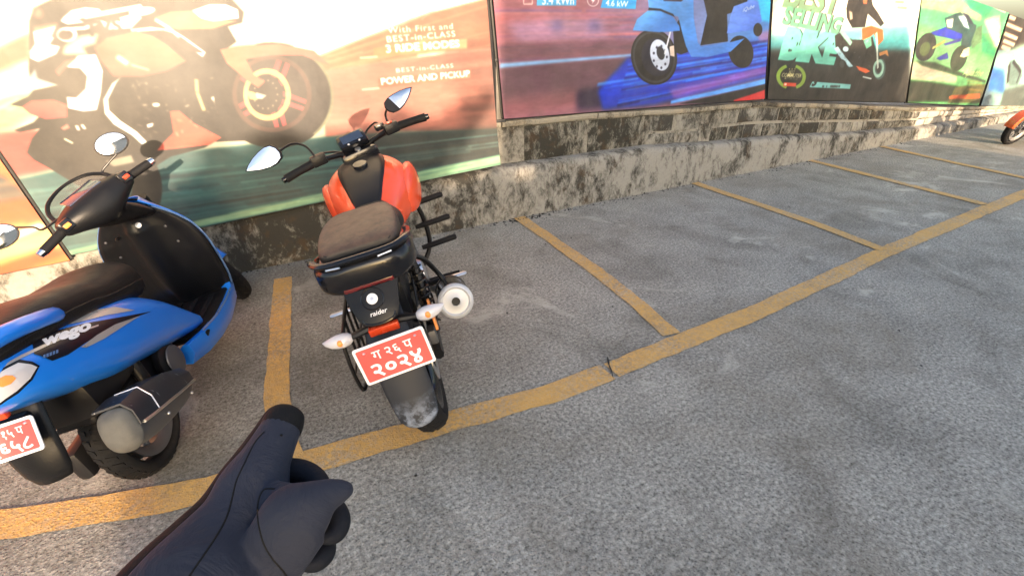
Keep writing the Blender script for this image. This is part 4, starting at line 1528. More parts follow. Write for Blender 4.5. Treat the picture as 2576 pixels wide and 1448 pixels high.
def mirror_axes(c, seen, ang, a, b):
    """axes of a mirror at c that shows the viewer the direction 'seen', its long axis turned by ang in the view"""
    n_ = ((Vector((0, 0, CAMH)) - c).normalized() + Vector(seen).normalized()).normalized()
    ca, sa = math.cos(R(ang)), math.sin(R(ang))
    gx = _r * ca + _u * sa
    gx = (gx - n_ * gx.dot(n_)).normalized()
    return gx * a, n_.cross(gx).normalized() * b


def rod_mirror(parent, path, glass_c, gx, gy, shape, fn, r=.005, name='mirror', cut=None):
    """stalk, housing and glass; gx, gy span the glass"""
    g = fn
    st = xform(MB().tube(smooth_path(path, 5), r, 8), g).build(name, M_steel, parent)
    gx, gy = Vector(gx), Vector(gy)
    nz = gx.cross(gy).normalized()
    C_ = Vector(glass_c)
    pt = lambda a, b, d: g(C_ + gx * a + gy * b + nz * d)
    n = len(shape)
    rings = []
    for k, d in ((1.06, .004), (1.09, -.004), (1.0, -.016), (.72, -.03), (.3, -.038)):
        rings.append([pt(a * k, b * k, d) for a, b in shape])
    MB().loft(rings).build('mirror_housing', M_bplast, st, smooth=60)
    if cut is not None:
        shape = [p for p in shape if p[0] > cut]
        cx_ = sum(p[0] for p in shape) / len(shape)
        shape = [(cx_ + (p[0] - cx_) * .97, p[1] * .97) for p in shape]
        C_ = C_ + gx * cx_
        shape = [(p[0] - cx_, p[1]) for p in shape]
    rows = [[pt(a * k, b * k, .0045 + .004 * (1 - k * k)) for a, b in shape + shape[:1]] for k in (.98, .7, .4, .02)]
    MB().grid(rows).build('mirror_glass', M_mirror, st, smooth=80)
    return st


def make_motorcycle():
    root = thing('motorcycle', 'red and black motorcycle parked on its side stand, rear towards the viewer', 'motorcycle', (.50, 1.585, 0), (0, R(-13), R(-15)), None)
    sf = steer_fn(R(13), (0, 1.0, .9), R(25))
    wheel('rear_wheel', root, (0, 0, .30), .30, .125, .215, M_bgloss, disc=(.075, .11))
    wheel('front_wheel', root, (0, 1.33, .295), .295, .095, .22, M_bgloss, fn=sf, disc=(-.07, .13))
    # frame, engine, swing arm
    mb = MB()
    mb.box((0, .62, .42), (.22, .34, .30), .05).box((0, .75, .58), (.17, .22, .16), .04)
    for k in range(6):
        mb.box((0, .76, .50 + k * .028), (.24, .25, .010), .004)
    eng = mb.build('engine', M_alud, root)
    MB().lathe([(0, .0), (.085, .0), (.08, .022), (.03, .03), (0, .03)], (.11, .55, .40), 'X', 24).build('clutch_cover', M_alu, eng)
    mb = MB()
    for s_ in (-1, 1):
        mb.tube([(s_ * .105, -.02, .30), (s_ * .105, .22, .33), (s_ * .09, .47, .40)], [.022, .026, .026], 8, flat=1.3)
    mb.tube([(-.09, .44, .40), (.09, .44, .40)], .022, 8)
    mb.build('swing_arm', M_steel, root)
    mb = MB()
    for s_ in (-1, 1):
        mb.tube([(s_ * .09, .45, .42), (s_ * .11, .30, .62), (s_ * .095, .02, .80), (s_ * .07, -.16, .83)], .015, 8)
        mb.tube([(s_ * .08, .30, .68), (s_ * .05, .95, .84)], .018, 8)
    mb.build('subframe', M_steel, root)
    for s_ in (-1, 1):
        sp = MB().tube([(s_ * .125, .06, .36), (s_ * .12, .20, .66)], .016, 8).build('shock_absorber', M_steel, root)
        d_ = Vector((-s_ * .005, .14, .30))
        e_ = Vector((0, d_.z, -d_.y)).normalized()
        pts = [Vector((s_ * .125, .06, .36)) + d_ * (.12 + .75 * i / 119) + (Vector((1, 0, 0)) * math.cos(i * .42) + e_ * math.sin(i * .42)) * .027 for i in range(120)]
        MB().tube(pts, .005, 5).build('spring', M_spring, sp)
    xform(MB().tube([(-.075, 1.30, .30), (-.075, 1.02, .92)], [.024, .028], 10).tube([(.075, 1.30, .30), (.075, 1.02, .92)], [.024, .028], 10).box((0, 1.03, .90), (.2, .06, .04), .01), sf).build('fork', M_bgloss, root)
    fend = []
    for i in range(15):
        a = R(20 + 130 * i / 14)
        fend.append([(x, 1.33 + (.325 + (-.012 if abs(x) > .05 else 0)) * math.cos(a), .295 + (.325 + (-.012 if abs(x) > .05 else 0)) * math.sin(a)) for x in (-.062, -.035, 0, .035, .062)])
    xform(MB().grid(fend), sf).build('front_mudguard', M_red, root, solid=.004)
    hl = xform(body([(1.02, .06, .78, .9, 2.2), (1.08, .085, .74, .93, 2.4), (1.16, .08, .75, .92, 2.3), (1.2, .05, .78, .88, 2)]), sf).build('headlamp', M_bgloss, root, sub=1)
    # tank
    tk = dense([(.47, .075, .68, .805, 2.4), (.54, .118, .64, .845, 2.6), (.64, .158, .62, .885, 2.7), (.74, .195, .62, .918, 2.7), (.84, .212, .65, .94, 2.6), (.92, .19, .69, .948, 2.5), (.98, .14, .74, .938, 2.4), (1.03, .085, .8, .905, 2.2)], 4)
    tank = body(tk, 36).build('fuel_tank', M_red, root, smooth=60)
    top_strip(tk[2:], .56, .0028, 12).build('tank_cover', M_bplast, tank, smooth=60, solid=.004)
    MB().lathe([(0, .006), (.034, .006), (.036, 0), (.036, -.01)], (0, .80, .944), (Vector((0, -.2, .98)), Vector((1, 0, 0)), Vector((0, .98, .2))), 26).build('fuel_cap', M_bgloss, tank)
    for s_ in (-1, 1):
        shr = []
        for (y, x0, x1, z0, z1) in ((.66, .150, .165, .68, .80), (.76, .195, .208, .64, .865), (.88, .225, .245, .64, .885), (.98, .215, .25, .66, .865), (1.06, .19, .215, .70, .80)):
            shr.append([(s_ * x0, y, z0), (s_ * x1, y, z0 + .03), (s_ * (x1 + .012), y, (z0 + z1) / 2), (s_ * x1, y, z1 - .02), (s_ * x0, y, z1), (s_ * (x0 - .05), y, z1 - .01), (s_ * (x0 - .05), y, z0)])
        MB().loft(shr).build('tank_shroud', M_red, root, smooth=50, sub=1)
    # seats
    s1 = dense([(.18, .10, .76, .80, 2.6), (.28, .125, .74, .832, 2.8), (.40, .135, .71, .822, 3), (.48, .115, .69, .828, 2.8), (.535, .085, .69, .842, 2.5)], 3)
    body(s1, 28).build('rider_seat', M_seatb, root, smooth=60)
    s2 = dense([(-.165, .104, .865, .906, 4.5), (-.14, .130, .855, .922, 5.5), (-.02, .140, .84, .932, 6), (.10, .135, .82, .932, 6), (.19, .116, .80, .924, 5), (.235, .10, .79, .890, 4)], 3)
    pil = body(s2, 32).build('pillion_seat', M_seat, root, smooth=60)
    pip = []
    for (y, w, zb, zt, p) in s2[::2]:
        pip.append((y, w))
    for s_ in (-1, 1):
        MB().tube([(s_ * w * .9, y, .5 * (zb + zt) + .36 * (zt - zb)) for (y, w, zb, zt, p) in s2[1:-2]], .003, 6).build('piping', M_seatb, pil)
    # tail fairing
    tl_ = dense([(.48, .085, .56, .72, 2.6), (.32, .13, .60, .80, 2.8), (.12, .135, .68, .84, 2.8), (-.05, .125, .74, .865, 3), (-.16, .105, .785, .868, 3), (-.205, .085, .80, .855, 2.6)], 3)
    body(tl_, 28).build('tail_fairing', M_brown, root, smooth=50)
    body(dense([(.16, .138, .72, .84, 3.4), (.02, .156, .75, .872, 3.6), (-.10, .170, .765, .890, 4), (-.18, .158, .775, .894, 3.8), (-.224, .128, .783, .888, 3.4), (-.24, .085, .795, .874, 2.8)], 3), 30).build('tail_cowl', M_bgloss, root, smooth=45)
    gp = smooth_path([(.118, .16, .80), (.150, .06, .835), (.160, -.06, .868), (.156, -.15, .892), (.11, -.214, .897), (0, -.228, .899), (-.11, -.214, .897), (-.156, -.15, .892), (-.160, -.06, .868), (-.150, .06, .835), (-.118, .16, .80)], 4)
    gr_ = MB().tube(gp, .016, 12, flat=.7).build('grab_rail', M_bgloss, root)
    gp2 = smooth_path([(.135, -.02, .83), (.13, -.13, .845), (.09, -.20, .855), (0, -.218, .858), (-.09, -.20, .855), (-.13, -.13, .845), (-.135, -.02, .83)], 4)
    MB().tube(gp2, .017, 10, flat=.9).build('grab_rail_lower', M_bgloss, gr_)
    for s_ in (-1, 1):
        MB().tube([(s_ * .06, -.243, .890), (s_ * .105, -.232, .890)], .0035, 6).build('rail_insert', M_alu, gr_)
    MB().box((0, -.228, .803), (.165, .026, .018), .007).build('tail_lamp', M_dred, root)
    # tail panel above the plate, tapering downwards
    tp = []
    for (y, z, hw, d) in ((-.198, .838, .098, .05), (-.224, .80, .094, .06), (-.262, .755, .082, .06), (-.292, .72, .07, .055), (-.302, .70, .058, .05)):
        tp.append([(-hw, y + .02, z), (-hw * .96, y, z), (-hw * .72, y - .008, z), (hw * .72, y - .008, z), (hw * .96, y, z), (hw, y + .02, z), (hw * .9, y + d, z - .01), (-hw * .9, y + d, z - .01)])
    tpo = MB().loft(tp).build('tail_panel', M_bplast, root, smooth=35)
    nrm = Vector((0, -.77, .64)).normalized()
    ux, uy = Vector((1, 0, 0)), Vector((0, .64, .77)).normalized()
    c_ = Vector((-.004, -.2655, .7655))
    MB().lathe([(0, .004), (.007, .004), (.0175, .0035), (.018, 0)], c_, (nrm, ux, uy), 28).build('lock', M_white, tpo)
    MB().lathe([(0, .0055), (.006, .0055), (.006, .003)], c_, (nrm, ux, uy), 20).build('key_slot', M_alu, tpo)
    MB().lathe([(.034, .0), (.036, .0012), (.038, .0)], c_ + Vector((0, .001, 0)), (nrm, ux, uy), 40, closed=True).build('lock_ring', M_bgloss, tpo)
    lettering('tail_lettering', 'raider', lambda a, b: Vector((-.024 + a * .056, -.2995 + b * .0085, .7215 + b * .0125)) + nrm * .0045, M_white, tpo, bold=.01, shear=.2)
    lip = smooth_path([(-.05, -.292, .722), (-.045, -.306, .703), (0, -.312, .696), (.045, -.306, .703), (.05, -.292, .722)], 4)
    MB().tube(lip, .005, 8).build('panel_lip', M_bgloss, tpo)
    MB().box((.002, -.312, .676), (.098, .022, .026), .004).build('reflector', M_refl, root)
    # mudguard and plate
    mg = []
    for (y, z, hw, cr) in ((-.24, .70, .066, .01), (-.30, .655, .070, .012), (-.335, .60, .074, .014), (-.352, .52, .078, .018), (-.364, .44, .078, .024), (-.374, .37, .074, .030), (-.386, .325, .066, .030), (-.392, .305, .052, .026)):
        mg.append([(hw * u, y - cr * (1 - u * u) + .02, z) for u in (-1, -.85, -.5, 0, .5, .85, 1)])
    MB().grid(mg).build('rear_mudguard', M_scuffed, root, smooth=60, solid=.005)
    th = R(8)
    rollp = R(-2)
    M = Matrix.Translation((.012, -.392, .615)) @ Matrix.Rotation(rollp, 4, 'Y') @ Matrix(((1, 0, 0, 0), (0, math.sin(th), -math.cos(th), 0), (0, math.cos(th), math.sin(th), 0), (0, 0, 0, 1)))
    number_plate(root, M, .228, .132, 'ग २६ प', '२०२४')
    MB().box((0, -.372, .635), (.12, .022, .07), .006).build('plate_bracket', M_bplast, root)
    # indicators
    for s_ in (-1, 1):
        st = MB().tube([(s_ * .05, -.275, .672), (s_ * .085, -.28, .668), (s_ * .118, -.282, .664)], [.016, .014, .012], 8, flat=.8).build('indicator', M_bplast, root)
        pts = [(s_ * x, -.284 - dy, .664 + dz) for x, dy, dz in ((.108, 0, 0), (.118, 0, 0), (.135, .002, .001), (.155, .002, .002), (.175, .0, .003), (.192, -.004, .005), (.204, -.010, .007))]
        ln = MB().tube(pts, [.012, .021, .0255, .0255, .0205, .012, .003], 16, flat=.92).build('indicator_lens', M_lens, st)
        ellipsoid((s_ * .146, -.303, .668), (.014, .0105, .013)).build('indicator_bulb', M_amber, ln)
    # silencer
    ax = Vector((.03, -.93, .36)).normalized()
    e1 = Vector((1, 0, 0)) - ax * ax.x
    e1.normalize()
    e2 = ax.cross(e1)
    c0 = Vector((.228, .34, .392))
    L_ = .47
    sil = MB().lathe([(0, 0), (.03, 0), (.048, .03), (.062, .08), (.066, .2), (.066, L_ - .03), (.064, L_ - .005), (.058, L_)], c0, (ax, e1, e2), 32).build('silencer', M_bgloss, root)
    MB().lathe([(.0635, L_ - .022), (.0675, L_ - .02), (.0675, L_ - .002), (.062, L_ + .004), (.054, L_ + .006), (.048, L_ + .002), (.032, L_ + .004), (.0165, L_ + .010), (.0155, L_ + .004), (.0155, L_ - .05)], c0, (ax, e1, e2), 40).build('end_cap', M_satin, sil)
    MB().lathe([(0, L_ - .045), (.0142, L_ - .045)], c0, (ax, e1, e2), 24).build('outlet', M_crack, sil, fix=False)
    MB().lathe([(0, L_ - .01), (.0155, L_ - .008), (.0156, L_ + .0045)], c0, (ax, e1, e2), 24).build('outlet_pipe', M_crack, sil)
    MB().lathe([(.067, .14), (.0695, .145), (.0695, .165), (.067, .17)], c0, (ax, e1, e2), 32).build('silencer_band', M_steel, sil)
    MB().tube(smooth_path([(.215, .36, .39), (.17, .5, .31), (.12, .72, .24), (.10, .92, .30), (.08, .90, .48)], 5), .02, 10).build('exhaust_pipe', M_alud, sil)
    MB().tube(smooth_path([(.09, .12, .72), (.16, .16, .66), (.20, .20, .56), (.225, .18, .50)], 4), .011, 8).build('silencer_stay', M_steel, root)
    # pegs, stand, pedals
    for s_ in (-1, 1):
        pg = MB().tube([(s_ * .13, .36, .43), (s_ * .21, .35, .435)], .014, 8).build('pillion_peg', M_steel, root)
        MB().tube([(s_ * .21, .35, .435), (s_ * .315, .338, .438), (s_ * .325, .337, .438)], [.0135, .0135, .009], 8, flat=.6).build('peg_rubber', M_alu, pg)
        MB().tube([(s_ * .14, .58, .33), (s_ * .30, .56, .335)], .014, 8).build('rider_peg', M_rub_grip, root)
        MB().tube([(s_ * .11, .30, .60), (s_ * .135, .36, .43), (s_ * .12, .52, .36)], .012, 8).build('peg_hanger', M_steel, root)
    MB().tube([(-.12, .55, .28), (-.23, .52, .03), (-.25, .52, .055)], [.013, .012, .016], 8).build('side_stand', M_steel, root)
    # sari guard on the left
    mb = MB()
    fr = [(-.155, .20, .64), (-.165, -.10, .62), (-.185, -.16, .55), (-.20, -.15, .37), (-.19, -.10, .335), (-.185, .18, .345), (-.16, .23, .42), (-.155, .20, .64)]
    mb.tube(smooth_path(fr, 3), .0075, 8)
    for k in range(3):
        y = -.08 + k * .09
        mb.tube([(-.162, y, .625), (-.187, y, .34)], .0055, 7)
    mb.tube([(-.195, -.15, .43), (-.165, .21, .46)], .005, 6)
    mb.build('sari_guard', M_steel, root)
    # crash bars on the right
    cb = MB().tube(smooth_path([(.10, .80, .30), (.19, .86, .40), (.205, .88, .55), (.18, .86, .68), (.10, .84, .74)], 4), .013, 8).build('crash_guard', M_steel, root)
    for y, z in ((.90, .645), (.84, .535), (.78, .435)):
        MB().tube([(.15, y, z), (.20, y, z), (.335, y - .008, z + .008), (.345, y - .009, z + .008)], [.012, .0155, .0155, .010], 10).build('slider', M_rub_grip, cb)
    # chain cover, brake hose, right side clutter
    MB().box((-.085, .22, .36), (.02, .42, .05), .012).build('chain_guard', M_bplast, root)
    MB().tube(smooth_path([(.10, .02, .31), (.15, .10, .45), (.13, .24, .60), (.08, .35, .70)], 4), .005, 6).build('brake_hose', M_steel, root)
    MB().box((.105, .03, .37), (.035, .06, .07), .012).build('brake_caliper', M_alud, root)
    MB().box((.0, .08, .62), (.16, .30, .16), .03).build('battery_box', M_bplast, root)
    MB().box((.135, .02, .47), (.012, .05, .13), .006, Matrix.Rotation(R(-25), 3, 'X')).build('side_reflector', M_amber, root)
    for k in range(5):
        MB().tube(smooth_path([(.06 + .012 * k, .30 - .03 * k, .70), (.10 + .006 * k, .18, .62 - .02 * k), (.085, .06 + .03 * k, .50)], 3), .004, 5).build('wire', M_steel, root)
    # bars
    hb = xform(MB().tube(smooth_path([(-.37, .865, 1.012), (-.22, .90, 1.022), (-.12, .965, 1.0), (-.06, .99, .985), (.06, .99, .985), (.12, .965, 1.0), (.22, .90, 1.022), (.37, .865, 1.012)], 4), .0140, 10), sf).build('handlebar', M_steel, root)
    for s_ in (-1, 1):
        gpth = [(s_ * .235, .897, 1.020), (s_ * .31, .88, 1.017), (s_ * .375, .864, 1.012)]
        xform(MB().tube(gpth, [.0205, .019, .0205], 12), sf).build('grip', M_rub_grip, hb)
        xform(MB().tube([(s_ * .375, .864, 1.012), (s_ * .392, .860, 1.011)], [.0155, .013], 12), sf).build('bar_end', M_bgloss, hb)
        xform(MB().box((s_ * .197, .905, 1.024), (.076, .058, .054), .012), sf).build('switch_gear', M_bplast, hb)
        if s_ > 0:
            xform(MB().box((.196, .902, 1.052), (.030, .024, .016), .005), sf).build('stop_switch', M_refl, hb)
            xform(MB().box((.15, .95, 1.045), (.05, .045, .032), .008), sf).build('brake_reservoir', M_bgloss, hb)
        lv = [(s_ * .19, .935, 1.012), (s_ * .26, .94, 1.004), (s_ * .355, .925, .996)]
        xform(MB().tube(lv, [.008, .0065, .006], 8, flat=1.4), sf).build('lever', M_alu if s_ > 0 else M_steel, hb)
    cl = xform(MB().box((0, 1.0, 1.025), (.150, .098, .046), .016, Matrix.Rotation(R(28), 3, 'X')), sf).build('instrument_cluster', M_bgloss, root)
    Mx = Matrix.Rotation(R(28), 3, 'X')
    q0 = Vector((0, 1.0, 1.025))
    scr = [q0 + Mx @ Vector(p) for p in ((-.055, -.030, .0243), (.055, -.030, .0243), (.055, .032, .0243), (-.055, .032, .0243))]
    xform(MB().add(scr, [(0, 1, 2, 3)]), sf).build('display', M_lcd, cl, smooth=0)
    for k in (-1, 1):
        xform(ellipsoid(q0 + Mx @ Vector((k * .03, -.041, .0215)), (.007, .006, .006)), sf).build('button', M_alu, cl)
    xform(MB().box((0, .965, .955), (.19, .10, .06), .018), sf).build('top_yoke', M_bgloss, root)
    xform(MB().lathe([(0, .012), (.015, .012), (.017, 0)], (.0, .945, .982), (Vector((0, -.3, .95)), Vector((1, 0, 0)), Vector((0, .95, .3))), 18), sf).build('ignition_lock', M_alu, root)
    xform(MB().tube(smooth_path([(.05, 1.0, .99), (.09, 1.06, 1.03), (.15, 1.02, 1.06), (.16, .97, 1.04)], 4), .005, 6).tube(smooth_path([(-.05, 1.0, .98), (-.10, 1.06, 1.0), (-.17, 1.0, 1.03), (-.18, .93, 1.02)], 4), .005, 6), sf).build('cable', M_steel, root)
    # mirrors
    tear = [(-1, .05), (-.72, .34), (-.3, .62), (.15, .80), (.55, .86), (.85, .72), (1, .3), (1, -.2), (.86, -.62), (.5, -.82), (.1, -.78), (-.35, -.55), (-.75, -.22)]
    rod_mirror(root, [(-.205, .91, 1.04), (-.22, .93, 1.10), (-.27, .935, 1.135), (-.345, .915, 1.128)], (-.425, .905, 1.120), (.085, -.012, .016), (-.012, .022, .046), tear, sf, .0055)
    tear2 = [(-a, b) for a, b in tear][::-1]
    MI = (Matrix.Translation(root.location) @ root.rotation_euler.to_matrix().to_4x4()).inverted()
    cw = at((1006, 248), depth=2.33)
    gx, gy = mirror_axes(cw, (.15, -.8, 1.15), 46, .082, .043)
    L3 = MI.to_3x3()
    foot = MI @ (cw - gx * .98)
    rod_mirror(root, [sf((.19, .91, 1.04)), sf((.20, .93, 1.085)), foot.lerp(sf((.20, .93, 1.085)), .4) + Vector((.0, 0, .008)), foot], MI @ cw, L3 @ gx, L3 @ gy, tear2, lambda p: Vector(p), .0055, cut=-.6)
    return root


moto = make_motorcycle()

# ================================================================== scooters
M_blue = simple('metallic blue paint', (.010, .215, .86), .30, .12, spec=.5, coat=.6, coatr=.08, dust=.02, dustc=(.2, .2, .22), var=.04)
M_bluerim = simple('worn blue edge', (.10, .20, .42), .3, .2, coat=.5, scratch=.6)
M_orange = simple('orange red paint', (.62, .10, .02), .25, spec=.5, coat=.7, coatr=.07, dust=.05)
M_decal = simple('black decal film', (.006, .007, .012), .3, spec=.3, coat=.1)
M_silver = simple('silver decal film', (.42, .41, .40), .3, .3, coat=.4)
M_smoke, _t = newmat('smoked visor')
_t.base((.10, .085, .07))
_t.set(rough=.08, spec=.5)
_t.b.inputs['Alpha'].default_value = .42
M_muff = simple('muffler heat shield', (.034, .036, .044), .34, .3, spec=.45, dust=.05, scratch=.7)
M_ash = simple('burnt grey metal', (.125, .12, .108), .8, .1, scale=40, var=.5)


def make_scooter(paint, label, loc, lean, heading, steer, decals=True):
    root = thing('scooter', label, 'scooter', loc, (0, -lean, -heading))
    MW = Matrix.Translation(loc) @ Matrix.Rotation(-heading, 4, 'Z') @ Matrix.Rotation(-lean, 4, 'Y')
    MI = MW.inverted()
    W2L = lambda p: MI @ Vector(p)
    wheel('rear_wheel', root, (0, 0, .233), .233, .092, .155, M_alud, spokes=5)
    rk = R(26)
    wf = steer_fn(steer, (0, 1.10, .55), rk)
    wheel('front_wheel', root, (0, 1.265, .233), .233, .088, .155, M_alud, fn=wf, disc=(.06, .10))
    mg = []
    for i in range(15):
        a = R(10 + 150 * i / 14)
        mg.append([(x, 1.265 + (.268 + (-.03 if abs(x) > .055 else 0)) * math.cos(a), .233 + (.268 + (-.03 if abs(x) > .055 else 0)) * math.sin(a)) for x in (-.07, -.055, -.03, 0, .03, .055, .07)])
    xform(MB().grid(mg), wf).build('front_mudguard', paint, root, solid=.004)
    xform(MB().tube([(.06, 1.27, .24), (.06, 1.15, .50)], .018, 8).tube([(-.06, 1.27, .24), (-.06, 1.15, .50)], .018, 8).tube([(0, 1.14, .48), (0, .98, .80)], .03, 10), wf).build('fork', M_steel, root)
    # engine and underside
    mb = MB().box((-.02, .12, .30), (.20, .42, .17), .04).box((-.075, -.03, .25), (.05, .42, .12), .03).box((.0, .02, .47), (.22, .5, .14), .04)
    mb.lathe([(0, 0), (.075, 0), (.08, .01), (.08, .03), (.05, .045), (0, .045)], (.085, .20, .30), 'X', 24)
    mb.build('engine', M_steel, root)
    MB().lathe([(.0, .05), (.03, .05), (.06, .045), (.062, .04)], (.09, .20, .30), 'X', 24).build('fan_grille', M_alud, root)
    MB().tube([(.10, .02, .30), (.09, .05, .52)], .022, 10).build('shock_absorber', M_steel, root)
    MB().tube([(-.1, .35, .22), (-.2, .33, .02)], .011, 8).build('side_stand', M_steel, root)
    # body panels
    bs = dense([(-.52, .05, .675, .755, 2.6), (-.47, .10, .645, .765, 2.8), (-.38, .138, .60, .762, 3.0), (-.24, .160, .525, .745, 3.0), (-.10, .170, .455, .715, 3.0), (.06, .174, .40, .680, 3.0), (.22, .172, .345, .615, 3.0), (.34, .168, .305, .53, 3.0), (.44, .165, .275, .42, 3.0), (.50, .160, .265, .35, 3.0)], 4)
    bod = body(bs, 40).build('body_panel', paint, root, smooth=60)

    def side_x(y, z):
        prev = bs[0]
        for s_ in bs:
            if s_[0] >= y:
                break
            prev = s_
        u = 0 if s_[0] == prev[0] else min(1, max(0, (y - prev[0]) / (s_[0] - prev[0])))
        w, zb, zt, p = [prev[k] + (s_[k] - prev[k]) * u for k in (1, 2, 3, 4)]
        m_, h = (zb + zt) / 2, (zt - zb) / 2
        return w * max(.02, 1 - min(.98, abs((z - m_) / h)) ** p) ** (1 / p)

    def onto(pix, off):
        """a point measured on the photograph, laid on the right-hand body panel"""
        d = MI.to_3x3() @ (at(pix, depth=1) - Vector((0, 0, CAMH)))
        o = MI @ Vector((0, 0, CAMH))
        x = .16
        for _ in range(6):
            k = (x - o.x) / d.x
            y, z = o.y + d.y * k, o.z + d.z * k
            x = side_x(y, z) + off
        return (x, y, z)

    Z6 = lambda p: (p[0] * .3815, 710.3 + p[1] * .3815)

    def decal(name, poly, mat, off, par):
        bm = bmesh.new()
        pts = [Z6(p) for p in poly]
        vs = []
        for (a, b) in zip(pts, pts[1:] + pts[:1]):
            k = max(1, int(math.hypot(b[0] - a[0], b[1] - a[1]) / 6))
            vs += [(a[0] + (b[0] - a[0]) * i / k, a[1] + (b[1] - a[1]) * i / k, 0) for i in range(k)]
        bv = [bm.verts.new(v_) for v_ in vs]
        bm.faces.new(bv)
        bmesh.ops.triangulate(bm, faces=list(bm.faces))
        for _ in range(3):
            bmesh.ops.subdivide_edges(bm, edges=[e for e in bm.edges if e.calc_length() > 9], cuts=1)
            bmesh.ops.triangulate(bm, faces=list(bm.faces))
        bm.verts.ensure_lookup_table()
        mb = MB().add([onto((v_.co.x, v_.co.y), off) for v_ in bm.verts], [[v_.index for v_ in f.verts] for f in bm.faces])
        bm.free()
        return mb.build(name, mat, par, smooth=60)

    if decals:
        decal('graphic', [(165, 382), (330, 325), (560, 268), (770, 232), (1000, 190), (900, 225), (720, 300), (560, 400), (450, 475), (345, 515), (290, 490), (225, 470), (215, 415)], M_decal, .0022, bod)
        decal('stripe', [(330, 300), (450, 232), (620, 180), (760, 160), (890, 182), (700, 215), (520, 262)], M_silver, .0022, bod)
        decal('stripe', [(0, 548), (130, 480), (260, 420), (430, 345), (650, 276), (650, 286), (430, 362), (262, 440), (0, 566)], M_silver, .0032, bod)
        decal('stripe', [(535, 425), (640, 345), (760, 275), (925, 218), (810, 290), (690, 368), (570, 428)], M_silver, .0030, bod)
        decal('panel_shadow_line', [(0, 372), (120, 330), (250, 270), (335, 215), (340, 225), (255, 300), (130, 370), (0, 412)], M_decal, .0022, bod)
        up_ = (-14, -62)
        lettering('side_lettering', 'wego', lambda a, b: onto(Z6((288 + a * 322 + b * up_[0], 445 - a * 118 + b * up_[1] * (1.15 if True else 1))), .0042), M_white, bod, bold=.05, shear=.1)
        for k in range(5):
            x_ = 285 + k * 21
            y_ = 478 - k * 8
            decal('small_print', [(x_, y_), (x_ + 15, y_ - 6), (x_ + 15, y_ + 16), (x_, y_ + 22)], M_bluerim, .0036, bod)
        lr = decal('tail_lamp_surround', [(-160, 640), (0, 566), (120, 505), (215, 520), (262, 548), (215, 640), (120, 730), (0, 805), (-160, 900)], M_decal, .0020, bod)
        ln = decal('tail_lamp_lens', [(-150, 660), (0, 585), (120, 528), (205, 538), (246, 556), (200, 632), (110, 715), (0, 785), (-150, 880)], M_lens, .0045, lr)
        decal('indicator_bulb', [(-30, 640), (30, 612), (80, 612), (105, 632), (70, 668), (10, 692), (-30, 690)], M_amber, .0062, ln)
    # grab rail and seat
    gr_ = MB().tube(smooth_path([(.11, -.10, .725), (.150, -.20, .762), (.150, -.34, .80), (.11, -.46, .815), (0, -.49, .82), (-.11, -.46, .815), (-.150, -.34, .80), (-.150, -.20, .762), (-.11, -.10, .725)], 4), .019, 12, flat=1.25).build('grab_rail', paint, root)
    ss = dense([(-.44, .085, .74, .79, 3), (-.36, .125, .72, .815, 3.2), (-.18, .148, .69, .815, 3.4), (-.02, .152, .655, .785, 3.4), (.08, .148, .62, .755, 3.2), (.18, .142, .585, .745, 3.0), (.30, .128, .545, .735, 2.8), (.39, .105, .53, .70, 2.6), (.445, .065, .55, .645, 2.4)], 4)
    st = body(ss, 32).build('seat', M_seatb, root, smooth=60)
    for s_ in (-1, 1):
        MB().tube([(s_ * w * .985, y, zb + (zt - zb) * .42) for (y, w, zb, zt, p) in ss[2:-3]], .003, 6).build('piping', M_seatb, st)
    # footboard with side skirts
    MB().box((0, .64, .262), (.37, .46, .03), .012).build('footboard', M_bplast, root)
    for k in range(4):
        MB().box((-.12 + k * .08, .63, .280), (.03, .34, .008), .003).build('foot_rubber', M_rub_grip, root)
    for s_ in (-1, 1):
        sk = []
        for (y, z0, z1, x) in ((.30, .20, .30, .150), (.42, .175, .285, .180), (.56, .16, .272, .198), (.72, .155, .268, .205), (.84, .165, .27, .203), (.92, .20, .33, .19)):
            sk.append([(s_ * (x - .02), y, z1), (s_ * x, y, z1 - .004), (s_ * (x + .004), y, (z0 + z1) / 2), (s_ * (x - .03), y, z0), (s_ * (x - .06), y, z0 + .01), (s_ * (x - .05), y, z1 - .02)])
        skirt = MB().loft(sk).build('floor_skirt', paint, root, smooth=50)
        MB().tube([(s_ * (x - .003), y, z1 + .002) for (y, z0, z1, x) in ((.42, .175, .285, .180), (.56, .16, .272, .198), (.72, .155, .268, .205), (.84, .165, .27, .203))], .005, 6).build('skirt_trim', M_bluerim if decals else M_bplast, skirt)
    # leg shield
    sh = dense([(.25, .185, .885), (.32, .210, .862), (.40, .226, .838), (.50, .232, .822), (.58, .228, .815), (.66, .205, .808), (.73, .158, .795), (.785, .105, .775), (.82, .07, .76)], 3)
    n = 20
    inner, outer = [], []
    for (z, hw, ye) in sh:
        ri, ro = [], []
        for i in range(n + 1):
            u = 2 * i / n - 1
            bulge = .030 * (1 - u * u) + .040 * math.exp(-(u / .22) ** 4) - .012 * math.exp(-((abs(u) - .6) / .2) ** 2)
            ri.append((hw * u, ye + .01 - bulge * (1 if z < .72 else .7), z))
            ro.append((hw * u * 1.0, ye + .025 + .13 * max(0, 1 - abs(u) ** 2.2) * min(1, .35 + (z - .2) * 1.3), z + .004))
        inner.append(ri)
        outer.append(ro)
    ap = MB().grid(inner).build('leg_shield', M_bplast, root, smooth=60, solid=.006)
    MB().grid(outer).build('front_apron', paint, ap, smooth=60, solid=.006)
    for s_ in (-1, 1):
        MB().tube([(s_ * hw * 1.02, ye + .016, z) for (z, hw, ye) in sh[:-3]], .0042, 8).build('shield_trim', M_bluerim if decals else M_bplast, ap)
